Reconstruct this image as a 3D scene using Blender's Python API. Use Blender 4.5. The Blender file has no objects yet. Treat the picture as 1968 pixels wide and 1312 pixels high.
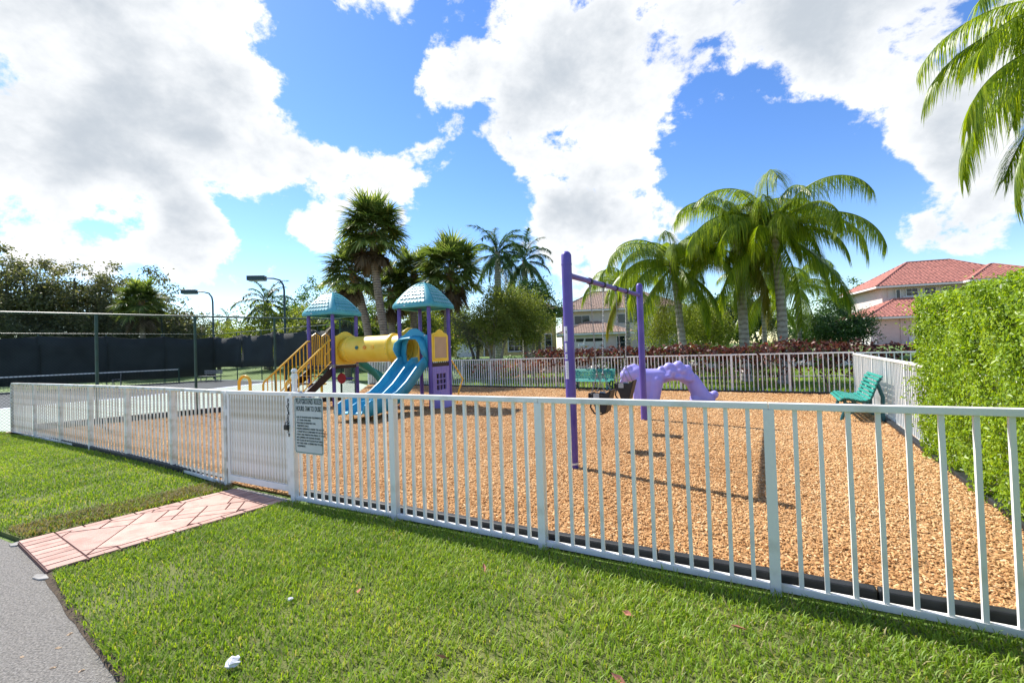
import bpy, bmesh, math, random
import numpy as np
from mathutils import Vector, Matrix
random.seed(11); rng = np.random.default_rng(11)
R = math.radians
S = bpy.context.scene
C = S.collection

# ------------------------------------------------------------------ camera
FPX, CX, CY, ROLL, PITCH, EYE = 880., 984., 656., R(1.85), R(1.1), 1.6
cam = bpy.data.objects.new('camera', bpy.data.cameras.new('camera'))
C.objects.link(cam)
cam.data.sensor_width = 36; cam.data.lens = FPX/1968*36
cam.data.clip_start = 0.05; cam.data.clip_end = 3000
cam.matrix_world = Matrix.Translation((0, 0, EYE)) @ Matrix.Rotation(math.pi/2+PITCH, 4, 'X') @ Matrix.Rotation(-ROLL, 4, 'Z')
S.camera = cam

def ray(x, y):                       # direction in the place that a point of the photograph looks along
    dx, dy = (x-CX)/FPX, -(y-CY)/FPX
    c, s = math.cos(-ROLL), math.sin(-ROLL)
    X, Z = c*dx-s*dy, s*dx+c*dy
    cp, sp = math.cos(PITCH), math.sin(PITCH)
    return Vector((X, cp-sp*Z, sp+cp*Z))
def at(x, y, Y):
    d = ray(x, y); return Vector((0, 0, EYE)) + d*(Y/d.y)

# ------------------------------------------------------------------ sun, sky, exposure
SUN_AZ, SUN_EL = R(-47.7), R(48.6)   # azimuth from +Y, positive towards +X
sd = Vector((math.sin(SUN_AZ)*math.cos(SUN_EL), math.cos(SUN_AZ)*math.cos(SUN_EL), math.sin(SUN_EL)))
sun = bpy.data.objects.new('sun', bpy.data.lights.new('sun', 'SUN')); C.objects.link(sun)
sun.data.energy = 4.2; sun.data.angle = R(0.53); sun.data.color = (1, .955, .88)
sun.rotation_euler = (-sd).to_track_quat('-Z', 'Y').to_euler()
sun.location = sd*50
S.view_settings.view_transform = 'Standard'; S.view_settings.look = 'None'
S.view_settings.gamma = 1; S.view_settings.exposure = 0.95
S.render.engine = 'CYCLES'
S.cycles.use_denoising = True; S.cycles.max_bounces = 5; S.cycles.transparent_max_bounces = 16
S.cycles.diffuse_bounces = 3; S.cycles.glossy_bounces = 2; S.cycles.transmission_bounces = 3

W = bpy.data.worlds.new('World'); S.world = W; W.use_nodes = True
def build_world():
    nt = W.node_tree; N = nt.nodes; L = nt.links; N.clear()
    out = N.new('ShaderNodeOutputWorld'); bg = N.new('ShaderNodeBackground'); bg.inputs['Strength'].default_value = 0.125
    L.new(bg.outputs[0], out.inputs[0])
    sky = N.new('ShaderNodeTexSky'); sky.sky_type = 'NISHITA'; sky.sun_disc = False
    sky.sun_elevation = SUN_EL; sky.sun_rotation = SUN_AZ
    sky.air_density = 1.0; sky.dust_density = 0.1; sky.ozone_density = 2.2
    hs = N.new('ShaderNodeHueSaturation'); hs.inputs['Saturation'].default_value = 1.25; hs.inputs['Value'].default_value = .93; hs.inputs['Hue'].default_value = .511
    L.new(sky.outputs[0], hs.inputs['Color'])
    tc = N.new('ShaderNodeTexCoord')
    def math_(op, a, b=None, c=None):
        n = N.new('ShaderNodeMath'); n.operation = op
        for i, v in enumerate((a, b, c)):
            if v is None: continue
            if isinstance(v, (int, float)): n.inputs[i].default_value = v
            else: L.new(v, n.inputs[i])
        return n.outputs[0]
    def smooth(v, a, b, o0=0., o1=1.):
        n = N.new('ShaderNodeMapRange'); n.interpolation_type = 'SMOOTHSTEP'; L.new(v, n.inputs[0])
        for i, x in zip((1, 2, 3, 4), (a, b, o0, o1)): n.inputs[i].default_value = x
        return n.outputs[0]
    mp = N.new('ShaderNodeMapping'); mp.inputs['Scale'].default_value = (1, 1, 1.35); mp.inputs['Location'].default_value = (.37, 1.9, .4)
    L.new(tc.outputs['Generated'], mp.inputs['Vector'])
    def noise(scale, detail, rough, dist=0):
        n = N.new('ShaderNodeTexNoise'); n.inputs['Scale'].default_value = scale; n.inputs['Detail'].default_value = detail
        n.inputs['Roughness'].default_value = rough; n.inputs['Distortion'].default_value = dist
        L.new(mp.outputs[0], n.inputs['Vector']); return n.outputs[0]
    n1 = noise(7.5, 10, .63, .12)
    nz = math_('MULTIPLY_ADD', n1, 1.65, -.325); field = None
    blobs = [(140,110,300,.22),(340,60,180,.18),(40,310,120,.16),(280,290,130,.20),(470,250,120,.18),(690,325,115,.22),(570,300,80,.14),
             (710,5,90,.2),(970,130,150,.22),(1110,270,170,.26),(1190,90,150,.18),(1470,40,200,.24),(1730,90,230,.24),(1840,230,110,.16),(1840,400,110,.2),
             (365,465,85,.32),(180,478,85,.30),(1110,455,105,.26),(1270,430,60,.16),(600,440,45,.2),
             (690,165,140,-.28),(920,420,120,-.24),(1430,280,150,-.32),(1590,340,150,-.28),(510,520,110,-.16),(550,70,70,-.18),(220,405,70,-.24),(1560,450,140,-.2)]
    for (x, y, r, w) in blobs:
        d = ray(x, y).normalized(); ang = r/FPX*d.y*1.25
        v = N.new('ShaderNodeVectorMath'); v.operation = 'DOT_PRODUCT'; L.new(tc.outputs['Generated'], v.inputs[0]); v.inputs[1].default_value = d
        b = smooth(v.outputs['Value'], math.cos(ang), math.cos(ang*.1), 0., w*1.15)
        field = b if field is None else math_('ADD', field, b)
    bsum = field; field = math_('ADD', bsum, nz)
    alpha = smooth(field, .54, .70)
    n2 = noise(4.2, 5, .6)
    thick = math_('ADD', math_('MULTIPLY', bsum, 1.1), math_('ADD', math_('MULTIPLY', n2, 1.1), math_('MULTIPLY', nz, .55)))
    grey = smooth(thick, .84, 1.6)
    mixc = N.new('ShaderNodeMix'); mixc.data_type = 'RGBA'; L.new(grey, mixc.inputs['Factor'])
    mixc.inputs['A'].default_value = (4.9, 4.95, 5.0, 1); mixc.inputs['B'].default_value = (2.5, 2.75, 3.05, 1)
    mx = N.new('ShaderNodeMix'); mx.data_type = 'RGBA'; L.new(alpha, mx.inputs['Factor'])
    L.new(hs.outputs[0], mx.inputs['A']); L.new(mixc.outputs['Result'], mx.inputs['B'])
    L.new(mx.outputs['Result'], bg.inputs['Color'])
build_world()

# ------------------------------------------------------------------ materials
def nodes(name):
    m = bpy.data.materials.new(name); m.use_nodes = True
    nt = m.node_tree; return m, nt.nodes, nt.links, nt.nodes['Principled BSDF']
def mat(name, col, rough=.6, var=.12, scale=6., bump=0., bscale=None, metal=0., spec=.5, col2=None, ramp=(.35, .65), coat=0., objrand=0.):
    m, N, L, b = nodes(name)
    tc = N.new('ShaderNodeTexCoord'); n = N.new('ShaderNodeTexNoise'); n.inputs['Scale'].default_value = scale; n.inputs['Detail'].default_value = 6
    L.new(tc.outputs['Object'], n.inputs['Vector'])
    cr = N.new('ShaderNodeValToRGB'); e = cr.color_ramp.elements
    c2 = col2 or tuple(min(1, c*(1+var)) for c in col); c1 = col if col2 else tuple(c*(1-var) for c in col)
    e[0].position, e[1].position = ramp; e[0].color = (*c1, 1); e[1].color = (*c2, 1)
    L.new(n.outputs[0], cr.inputs[0]); src = cr.outputs[0]
    if objrand:
        oi = N.new('ShaderNodeObjectInfo'); mr = N.new('ShaderNodeMapRange'); L.new(oi.outputs['Random'], mr.inputs[0]); mr.inputs[3].default_value = 1-objrand; mr.inputs[4].default_value = 1+objrand
        vm = N.new('ShaderNodeVectorMath'); vm.operation = 'SCALE'; L.new(src, vm.inputs[0]); L.new(mr.outputs[0], vm.inputs['Scale']); src = vm.outputs[0]
    L.new(src, b.inputs['Base Color'])
    b.inputs['Roughness'].default_value = rough; b.inputs['Metallic'].default_value = metal; b.inputs['Specular IOR Level'].default_value = spec
    b.inputs['Coat Weight'].default_value = coat
    if bump:
        n2 = N.new('ShaderNodeTexNoise'); n2.inputs['Scale'].default_value = bscale or scale*4; n2.inputs['Detail'].default_value = 5
        L.new(tc.outputs['Object'], n2.inputs['Vector'])
        bp = N.new('ShaderNodeBump'); bp.inputs['Strength'].default_value = bump; bp.inputs['Distance'].default_value = .02
        L.new(n2.outputs[0], bp.inputs['Height']); L.new(bp.outputs[0], b.inputs['Normal'])
    return m
def leaf_mat(name, stops, trans=.4, rough=.45, tcol=None, spec=.4):
    m, N, L, b = nodes(name)
    a = N.new('ShaderNodeAttribute'); a.attribute_name = 'rnd'
    cr = N.new('ShaderNodeValToRGB'); e = cr.color_ramp.elements
    while len(e) < len(stops): e.new(.5)
    for i, (p, c) in enumerate(stops): e[i].position = p; e[i].color = (*c, 1)
    L.new(a.outputs['Fac'], cr.inputs[0]); L.new(cr.outputs[0], b.inputs['Base Color'])
    b.inputs['Roughness'].default_value = rough; b.inputs['Specular IOR Level'].default_value = spec
    if trans:
        t = N.new('ShaderNodeBsdfTranslucent'); mc = N.new('ShaderNodeMix'); mc.data_type = 'RGBA'; mc.blend_type = 'MULTIPLY'; mc.inputs['Factor'].default_value = 1
        L.new(cr.outputs[0], mc.inputs['A']); mc.inputs['B'].default_value = (*(tcol or (1.5, 1.6, .7)), 1)
        L.new(mc.outputs['Result'], t.inputs['Color'])
        ms = N.new('ShaderNodeMixShader'); ms.inputs[0].default_value = trans
        L.new(b.outputs[0], ms.inputs[1]); L.new(t.outputs[0], ms.inputs[2])
        L.new(ms.outputs[0], N['Material Output'].inputs['Surface'])
    return m
MT = {}
def setup_materials():
    D = MT
    D['white'] = mat('white_paint', (.62, .59, .52), .42, 0, 4.5, .06, 60, col2=(.82, .805, .755), ramp=(.27, .46), objrand=.035)
    D['white_dirty'] = mat('weathered_white_paint', (.52, .48, .37), .6, 0, 7, .05, 40, col2=(.79, .78, .73), ramp=(.34, .55), objrand=.05)
    D['asphalt'] = mat('asphalt', (.125, .115, .10), .9, 0, 95, 1., 140, col2=(.40, .37, .325), ramp=(.32, .72))
    D['soil'] = mat('lawn_soil', (.07, .09, .015), .95, 0, 3, .5, 50, col2=(.14, .15, .04))
    D['dirt'] = mat('bare_dirt', (.075, .05, .028), .95, .4, 20, .8, 60)
    D['ground'] = mat('far_lawn', (.055, .115, .015), .9, 0, .8, .6, 40, col2=(.13, .20, .03))
    D['mulch'] = mat('mulch_base', (.30, .15, .055), .95, 0, 35, 1., 60, col2=(.55, .32, .14), ramp=(.3, .7))
    D['paver'] = mat('pink_stamped_concrete', (.38, .205, .155), .8, 0, 9, .35, 90, col2=(.53, .325, .255), ramp=(.25, .6), objrand=.16)
    D['joint'] = mat('paver_joint', (.15, .075, .058), .9, .2, 30)
    D['concrete'] = mat('concrete', (.30, .285, .26), .85, .2, 12, .3, 60)
    D['black_plastic'] = mat('black_plastic', (.014, .016, .018), .6, .4, 8, .1)
    D['court'] = mat('sage_court', (.34, .40, .33), .85, .08, 2)
    D['court_dark'] = mat('dark_court', (.016, .026, .036), .85, .2, 2)
    D['line'] = mat('court_line_paint', (.62, .68, .80), .7, .1, 8)
    D['green_metal'] = mat('dark_green_metal', (.012, .055, .042), .45, .2, 6)
    D['lamp_metal'] = mat('blue_green_lamp_metal', (.012, .045, .055), .4, .2, 6)
    D['wire'] = mat('green_coated_wire', (.012, .028, .024), .9, .2, 6, spec=.1)
    D['purple'] = mat('purple_powder_coat', (.085, .05, .32), .35, .12, 5, coat=.25)
    D['purple_plastic'] = mat('purple_plastic', (.27, .22, .56), .5, .08, 4, .04, 60)
    D['lilac'] = mat('lilac_moulded_plastic', (.34, .30, .74), .5, .09, 3, .06, 40)
    D['yellow'] = mat('yellow_plastic', (.86, .57, .045), .42, .06, 3)
    D['yellow_metal'] = mat('yellow_powder_coat', (.84, .46, .02), .35, .08, 6, coat=.2)
    D['teal'] = mat('teal_plastic', (.012, .27, .36), .36, .07, 3)
    D['teal_roof'] = mat('teal_roof_plastic', (.045, .33, .37), .42, .08, 4)
    D['teal_green'] = mat('green_teal_plastic', (.02, .25, .22), .4, .1, 4)
    D['bench_green'] = mat('bench_green_plastic', (.025, .27, .21), .42, .15, 7)
    D['bench_frame'] = mat('bench_frame_metal', (.012, .10, .11), .45, .15, 7)
    D['brown'] = mat('dark_brown_vinyl', (.035, .018, .014), .6, .2, 9)
    D['tan'] = mat('tan_plastic', (.50, .34, .20), .6, .05, 3)
    D['red'] = mat('red_plastic', (.42, .015, .025), .4, .08, 4)
    D['orange'] = mat('orange_port_glow', (.75, .28, .01), .4, .05, 4)
    D['portgreen'] = mat('dark_green_port', (.01, .12, .11), .4, .05, 4)
    D['rubber'] = mat('black_rubber', (.014, .014, .015), .55, .2, 10)
    D['galv'] = mat('galvanised_steel', (.26, .26, .27), .45, .15, 20, metal=.5)
    D['greyplate'] = mat('grey_plate', (.38, .42, .42), .5, .1, 6)
    D['label'] = mat('white_label', (.68, .68, .72), .5, .04, 8)
    D['sign'] = mat('sign_face', (.55, .58, .56), .45, .04, 5)
    D['sign_green'] = mat('sign_green', (.01, .13, .085), .5, .1, 9)
    D['ink'] = mat('sign_ink', (.03, .05, .05), .6, .1, 9)
    D['screen'] = mat('black_windscreen_fabric', (.016, .021, .021), .85, .35, .8, .3, 4)
    D['sabal_trunk'] = mat('palm_bark', (.17, .13, .10), .9, .3, 9, .8, 14)
    D['queen_trunk'] = mat('pale_palm_bark', (.34, .31, .27), .9, .2, 7, .5, 12)
    D['bark'] = mat('tree_bark', (.14, .11, .085), .95, .3, 9, .8, 20)
    D['bark_light'] = mat('light_tree_bark', (.27, .23, .18), .95, .25, 9, .8, 20)
    D['boot'] = mat('orange_brown_leaf_base', (.30, .14, .05), .9, .4, 12, .8, 20)
    D['chips'] = leaf_mat('wood_chip', [(0, (.27, .12, .042)), (.25, (.48, .25, .098)), (.65, (.63, .375, .17)), (1, (.76, .545, .31))], 0, .85, spec=.2)
    D['grass'] = leaf_mat('grass_blade', [(0, (.12, .205, .014)), (.45, (.225, .36, .022)), (.86, (.37, .47, .035)), (.93, (.42, .37, .15)), (1, (.50, .44, .24))], .42, .5, (1.35, 1.3, .55))
    D['dry_grass'] = leaf_mat('dry_grass_blade', [(0, (.13, .15, .03)), (.4, (.27, .20, .08)), (1, (.38, .29, .14))], .25, .7)
    D['hedge'] = leaf_mat('hedge_leaf', [(0, (.09, .17, .012)), (.4, (.235, .37, .016)), (1, (.42, .53, .04))], .46, .42, (1.35, 1.3, .45), .6)
    D['copper'] = leaf_mat('copper_leaf', [(0, (.035, .014, .013)), (.5, (.10, .035, .026)), (.85, (.22, .085, .06)), (1, (.10, .14, .03))], .25, .4, (1.5, .9, .7))
    D['coral'] = leaf_mat('coral_leaf', [(0, (.14, .05, .03)), (.6, (.42, .16, .10)), (1, (.16, .22, .05))], .25, .5, (1.4, .9, .7))
    D['queen'] = leaf_mat('queen_frond', [(0, (.10, .175, .014)), (.5, (.235, .335, .022)), (1, (.43, .48, .045))], .52, .36, (1.45, 1.4, .4), .5)
    D['queen_yellow'] = leaf_mat('yellowing_frond', [(0, (.12, .15, .01)), (.6, (.26, .24, .02)), (1, (.32, .23, .03))], .36, .45, (1.3, 1.2, .4))
    D['sabal'] = leaf_mat('fan_leaf', [(0, (.075, .115, .03)), (.6, (.17, .22, .06)), (1, (.33, .35, .14))], .4, .38)
    D['sabal_dead'] = leaf_mat('dry_fan_leaf', [(0, (.10, .065, .035)), (1, (.24, .17, .10))], .25, .7, (1, .9, .7))
    D['royal'] = leaf_mat('royal_frond', [(0, (.035, .08, .024)), (1, (.10, .18, .045))], .34, .42)
    D['dark_leaf'] = leaf_mat('dark_leaf', [(0, (.065, .08, .038)), (.6, (.13, .135, .065)), (1, (.26, .225, .14))], .36, .5)
    D['mid_leaf'] = leaf_mat('mid_leaf', [(0, (.045, .10, .018)), (1, (.13, .22, .035))], .34, .45)
    D['olive_leaf'] = leaf_mat('olive_leaf', [(0, (.11, .14, .025)), (1, (.28, .30, .065))], .42, .5)
    D['lime_leaf'] = leaf_mat('lime_leaf', [(0, (.13, .17, .02)), (1, (.33, .36, .06))], .42, .5)
    D['grey_leaf'] = leaf_mat('grey_leaf', [(0, (.10, .11, .07)), (1, (.22, .22, .15))], .3, .6)
    D['round_leaf'] = leaf_mat('glossy_dark_leaf', [(0, (.018, .055, .012)), (1, (.06, .13, .025))], .22, .35)
    D['pink_wall'] = mat('pink_stucco', (.60, .46, .42), .9, .05, 3, .1, 60)
    D['pale_wall'] = mat('pale_stucco', (.62, .55, .50), .9, .05, 3, .1, 60)
    D['cream_wall'] = mat('cream_stucco', (.64, .54, .43), .9, .05, 3, .1, 60)
    D['yellow_wall'] = mat('yellow_stucco', (.68, .52, .20), .9, .05, 3, .1, 60)
    D['red_tile'] = mat('red_roof_tile', (.40, .155, .115), .75, .25, 3, .2, 30)
    D['orange_tile'] = mat('coral_roof_tile', (.52, .24, .17), .75, .25, 3, .2, 30)
    D['tan_tile'] = mat('tan_roof_tile', (.30, .20, .145), .8, .25, 3, .2, 30)
    D['trim'] = mat('white_trim', (.70, .67, .64), .6, .04, 6)
    D['door_white'] = mat('garage_door_paint', (.66, .58, .55), .5, .04, 6)
    D['driveway'] = mat('coral_paver_driveway', (.42, .17, .11), .85, .2, 6, .2)
    D['rock'] = mat('white_limestone', (.62, .58, .53), .9, .25, 9, .7, 20)
    m, N, L, b = nodes('window_glass'); b.inputs['Base Color'].default_value = (.015, .02, .025, 1); b.inputs['Roughness'].default_value = .06
    D['glass'] = m
setup_materials()
def ringed(name, c1, c2, scale):
    m, N, L, b = nodes(name)
    tc = N.new('ShaderNodeTexCoord'); w = N.new('ShaderNodeTexWave'); w.wave_type = 'BANDS'; w.bands_direction = 'Z'; w.inputs['Scale'].default_value = scale; w.inputs['Distortion'].default_value = 2.5; w.inputs['Detail'].default_value = 3; w.inputs['Detail Scale'].default_value = 2
    n = N.new('ShaderNodeTexNoise'); n.inputs['Scale'].default_value = 7; n.inputs['Detail'].default_value = 6
    L.new(tc.outputs['Object'], w.inputs['Vector']); L.new(tc.outputs['Object'], n.inputs['Vector'])
    ad = N.new('ShaderNodeMath'); ad.operation = 'MULTIPLY_ADD'; L.new(w.outputs['Fac'], ad.inputs[0]); ad.inputs[1].default_value = .45; L.new(n.outputs[0], ad.inputs[2])
    cr = N.new('ShaderNodeValToRGB'); e = cr.color_ramp.elements; e[0].position = .42; e[1].position = .9; e[0].color = (*c1, 1); e[1].color = (*c2, 1)
    L.new(ad.outputs[0], cr.inputs[0]); L.new(cr.outputs[0], b.inputs['Base Color']); b.inputs['Roughness'].default_value = .9
    bp = N.new('ShaderNodeBump'); bp.inputs['Strength'].default_value = .7; bp.inputs['Distance'].default_value = .03; L.new(ad.outputs[0], bp.inputs['Height']); L.new(bp.outputs[0], b.inputs['Normal'])
    return m
MT['queen_trunk'] = ringed('ringed_palm_bark', (.22, .195, .165), (.42, .385, .33), 1.6)
MT['sabal_trunk'] = ringed('cabbage_palm_bark', (.10, .075, .055), (.27, .215, .165), 2.4)
# sun-faded plastics: broad pale patches over the moulded colour
for k_, c_, f_ in (('teal', (.012, .25, .42), (.05, .37, .52)), ('teal_roof', (.04, .29, .34), (.10, .40, .43)), ('yellow', (.86, .57, .035), (.93, .70, .10)), ('purple', (.075, .045, .29), (.13, .09, .38)), ('purple_plastic', (.24, .19, .52), (.34, .28, .62)), ('lilac', (.30, .26, .70), (.40, .36, .78))):
    MT[k_] = mat('faded_'+k_, c_, .44, 0, 2.1, .05, 45, col2=f_, ramp=(.33, .68))

# ------------------------------------------------------------------ mesh helpers
def tag(o, label=None, cat=None, group=None, kind=None):
    for k, v in (('label', label), ('category', cat), ('group', group), ('kind', kind)):
        if v: o[k] = v
    return o
def link(name, me, m, parent=None, loc=(0, 0, 0), rot=(0, 0, 0), scale=None):
    o = bpy.data.objects.new(name, me); C.objects.link(o)
    if m is not None and not me.materials: me.materials.append(m)
    o.location = loc; o.rotation_euler = rot
    if scale is not None: o.scale = scale if hasattr(scale, '__len__') else (scale,)*3
    if parent is not None: o.parent = parent
    return o
def thing(name, label, cat, loc=(0, 0, 0), rz=0., group=None):
    o = bpy.data.objects.new(name, None); C.objects.link(o); o.empty_display_size = .2
    o.location = loc; o.rotation_euler = (0, 0, rz)
    return tag(o, label, cat, group)
class MB:
    def __init__(s): s.v = []; s.f = []
    def add(s, vs, fs):
        k = len(s.v); s.v += [tuple(v) for v in vs]; s.f += [tuple(i+k for i in f) for f in fs]; return s
    def box(s, c, d, rz=0.):
        x, y, z = (a/2 for a in d); M = Matrix.Rotation(rz, 3, 'Z'); c = Vector(c)
        vs = [c+M@Vector(p) for p in ((-x,-y,-z),(x,-y,-z),(x,y,-z),(-x,y,-z),(-x,-y,z),(x,-y,z),(x,y,z),(-x,y,z))]
        return s.add(vs, [(3,2,1,0),(4,5,6,7),(0,1,5,4),(1,2,6,5),(2,3,7,6),(3,0,4,7)])
    def bar(s, p, q, w, h, up=(0, 0, 1)):
        p, q = Vector(p), Vector(q); t = (q-p).normalized(); u = Vector(up)
        sd_ = t.cross(u)
        if sd_.length < 1e-4: sd_ = t.cross(Vector((1, 0, 0)))
        sd_.normalize(); u = sd_.cross(t)
        vs = [o+sd_*(a*w/2)+u*(b*h/2) for o in (p, q) for a, b in ((-1,-1),(1,-1),(1,1),(-1,1))]
        return s.add(vs, [(0,1,2,3),(7,6,5,4),(1,0,4,5),(2,1,5,6),(3,2,6,7),(0,3,7,4)])
    def tube(s, pts, r, n=8, rs=None, caps=True):
        pts = [Vector(p) for p in pts]; k = len(pts); vs = []; fs = []
        nrm = None
        for i, p in enumerate(pts):
            t = (pts[min(i+1, k-1)]-pts[max(i-1, 0)]).normalized()
            if nrm is None:
                nrm = t.cross(Vector((0, 0, 1)) if abs(t.z) < .9 else Vector((1, 0, 0))).normalized()
            nrm = (nrm-t*nrm.dot(t)).normalized(); b = t.cross(nrm); rr = rs[i] if rs else r
            vs += [p+(nrm*math.cos(a)+b*math.sin(a))*rr for a in (2*math.pi*j/n for j in range(n))]
        for i in range(k-1):
            for j in range(n):
                a, b2 = i*n+j, i*n+(j+1) % n; fs.append((a, b2, b2+n, a+n))
        if caps: fs += [tuple(range(n-1, -1, -1)), tuple(range((k-1)*n, k*n))]
        return s.add(vs, fs)
    def prism(s, poly, z0, z1):
        n = len(poly); vs = [(x, y, z0) for x, y in poly]+[(x, y, z1) for x, y in poly]
        return s.add(vs, [tuple(range(n-1, -1, -1)), tuple(range(n, 2*n))]+[(i, (i+1) % n, n+(i+1) % n, n+i) for i in range(n)])
    def xprism(s, poly, x0, x1):       # polygon in y,z extruded along x
        n = len(poly); vs = [(x0, y, z) for y, z in poly]+[(x1, y, z) for y, z in poly]
        return s.add(vs, [tuple(range(n)), tuple(range(2*n-1, n-1, -1))]+[((i+1) % n, i, n+i, n+(i+1) % n) for i in range(n)])
    def yprism(s, poly, y0, y1):       # polygon in x,z extruded along y
        n = len(poly); vs = [(x, y0, z) for x, z in poly]+[(x, y1, z) for x, z in poly]
        return s.add(vs, [tuple(range(n)), tuple(range(2*n-1, n-1, -1))]+[((i+1) % n, i, n+i, n+(i+1) % n) for i in range(n)])
    def lathe(s, prof, n=16, c=(0, 0, 0)):
        c = Vector(c); vs = [c+Vector((r*math.cos(2*math.pi*j/n), r*math.sin(2*math.pi*j/n), z)) for r, z in prof for j in range(n)]
        fs = [(i*n+j, i*n+(j+1) % n, (i+1)*n+(j+1) % n, (i+1)*n+j) for i in range(len(prof)-1) for j in range(n)]
        return s.add(vs, fs)
    def ball(s, c, r, n=12, m=8, sc=(1, 1, 1)):
        c = Vector(c); vs = []; fs = []
        for i in range(m+1):
            a = math.pi*i/m
            vs += [c+Vector((r*sc[0]*math.sin(a)*math.cos(2*math.pi*j/n), r*sc[1]*math.sin(a)*math.sin(2*math.pi*j/n), r*sc[2]*math.cos(a))) for j in range(n)]
        for i in range(m):
            for j in range(n): fs.append((i*n+j, (i+1)*n+j, (i+1)*n+(j+1) % n, i*n+(j+1) % n))
        return s.add(vs, fs)
    def mesh(s, name, smooth=False):
        me = bpy.data.meshes.new(name); me.from_pydata(s.v, [], s.f); me.update()
        bm = bmesh.new(); bm.from_mesh(me); bmesh.ops.remove_doubles(bm, verts=bm.verts, dist=1e-5); bmesh.ops.recalc_face_normals(bm, faces=bm.faces); bm.to_mesh(me); bm.free()
        if smooth:
            me.shade_smooth()
            try: me.set_sharp_from_angle(angle=R(40))
            except Exception: pass
        return me
    def build(s, name, m, parent=None, smooth=False, loc=(0, 0, 0), rot=(0, 0, 0), bevel=0., world=False):
        if world and parent is not None:
            Mi = (Matrix.Translation(parent.location) @ Matrix.Rotation(parent.rotation_euler.z, 4, 'Z')).inverted()
            s.v = [tuple(Mi @ Vector(v)) for v in s.v]
        o = link(name, s.mesh(name, smooth), MT[m] if isinstance(m, str) else m, parent, loc, rot)
        if bevel:
            b = o.modifiers.new('bevel', 'BEVEL'); b.width = bevel; b.segments = 2; b.limit_method = 'ANGLE'; b.angle_limit = R(40)
        return o
def np_mesh(name, V, F, rnd=None):
    V = np.ascontiguousarray(V, np.float32).reshape(-1, 3); F = np.ascontiguousarray(F, np.int32); n, k = F.shape
    me = bpy.data.meshes.new(name); me.vertices.add(len(V)); me.vertices.foreach_set('co', V.ravel())
    me.loops.add(n*k); me.loops.foreach_set('vertex_index', F.ravel()); me.polygons.add(n)
    me.polygons.foreach_set('loop_start', np.arange(0, n*k, k, dtype=np.int32))
    me.update(calc_edges=True); me.validate()
    if rnd is not None:
        a = me.attributes.new('rnd', 'FLOAT', 'POINT'); a.data.foreach_set('value', np.ascontiguousarray(rnd, np.float32))
    return me
def unit(a): return a/np.maximum(np.linalg.norm(a, axis=-1, keepdims=True), 1e-9)
def scatter(name, T, F, pos, xdir, zhint, scale, rnd):
    """copies of a small template (T verts, F faces) at pos, x axis along xdir, z axis near zhint"""
    x = unit(xdir); y = unit(np.cross(zhint, x)); z = np.cross(x, y)
    sc = scale if scale.ndim == 2 else scale[:, None]*np.ones(3)
    T = np.asarray(T, float); k = len(T); n = len(pos)
    V = pos[:, None, :] + (T[None, :, 0:1]*sc[:, None, 0:1])*x[:, None] + (T[None, :, 1:2]*sc[:, None, 1:2])*y[:, None] + (T[None, :, 2:3]*sc[:, None, 2:3])*z[:, None]
    FF = np.asarray(F)[None]+(np.arange(n)*k)[:, None, None]
    return np_mesh(name, V.reshape(-1, 3), FF.reshape(-1, np.asarray(F).shape[1]), np.repeat(rnd, k))
LEAF_T = [(0, 0, 0), (.45, .27, .07), (1, 0, -.08), (.45, -.27, .07)]; LEAF_F = [(0, 2, 1), (0, 3, 2)]
def rdir(n):
    return unit(rng.normal(size=(n, 3)))
def in_poly(p, poly):
    poly = np.asarray(poly); x, y = p[:, 0], p[:, 1]; r = np.zeros(len(p), bool); j = len(poly)-1
    for i in range(len(poly)):
        xi, yi = poly[i]; xj, yj = poly[j]
        c = ((yi > y) != (yj > y)) & (x < (xj-xi)*(y-yi)/(yj-yi+1e-12)+xi); r ^= c; j = i
    return r
def sample_poly(poly, n):
    poly = np.asarray(poly, float); lo, hi = poly.min(0), poly.max(0); out = []; k = 0
    area = abs(np.sum(poly[:, 0]*np.roll(poly[:, 1], -1)-poly[:, 1]*np.roll(poly[:, 0], -1)))/2
    tot = int(n*np.prod(hi-lo)/area); p = lo+rng.random((tot, 2))*(hi-lo)
    return p[in_poly(p, poly)]
def fnoise(p, s, seed=0):
    r = np.random.default_rng(seed); out = np.zeros(len(p))
    for i in range(6):
        k = r.normal(size=2)*s*(1+.5*i); out += np.sin(p[:, 0]*k[0]+p[:, 1]*k[1]+r.random()*6.28)/(1+.4*i)
    return out/3.
def text_mesh(body, size):
    cu = bpy.data.curves.new('t', 'FONT'); cu.body = body; cu.size = size; cu.extrude = .0006; cu.resolution_u = 2; cu.offset = .0012*size/.07
    o = bpy.data.objects.new('t', cu); C.objects.link(o)
    dg = bpy.context.evaluated_depsgraph_get(); me = bpy.data.meshes.new_from_object(o.evaluated_get(dg))
    bpy.data.objects.remove(o); return me

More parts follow.
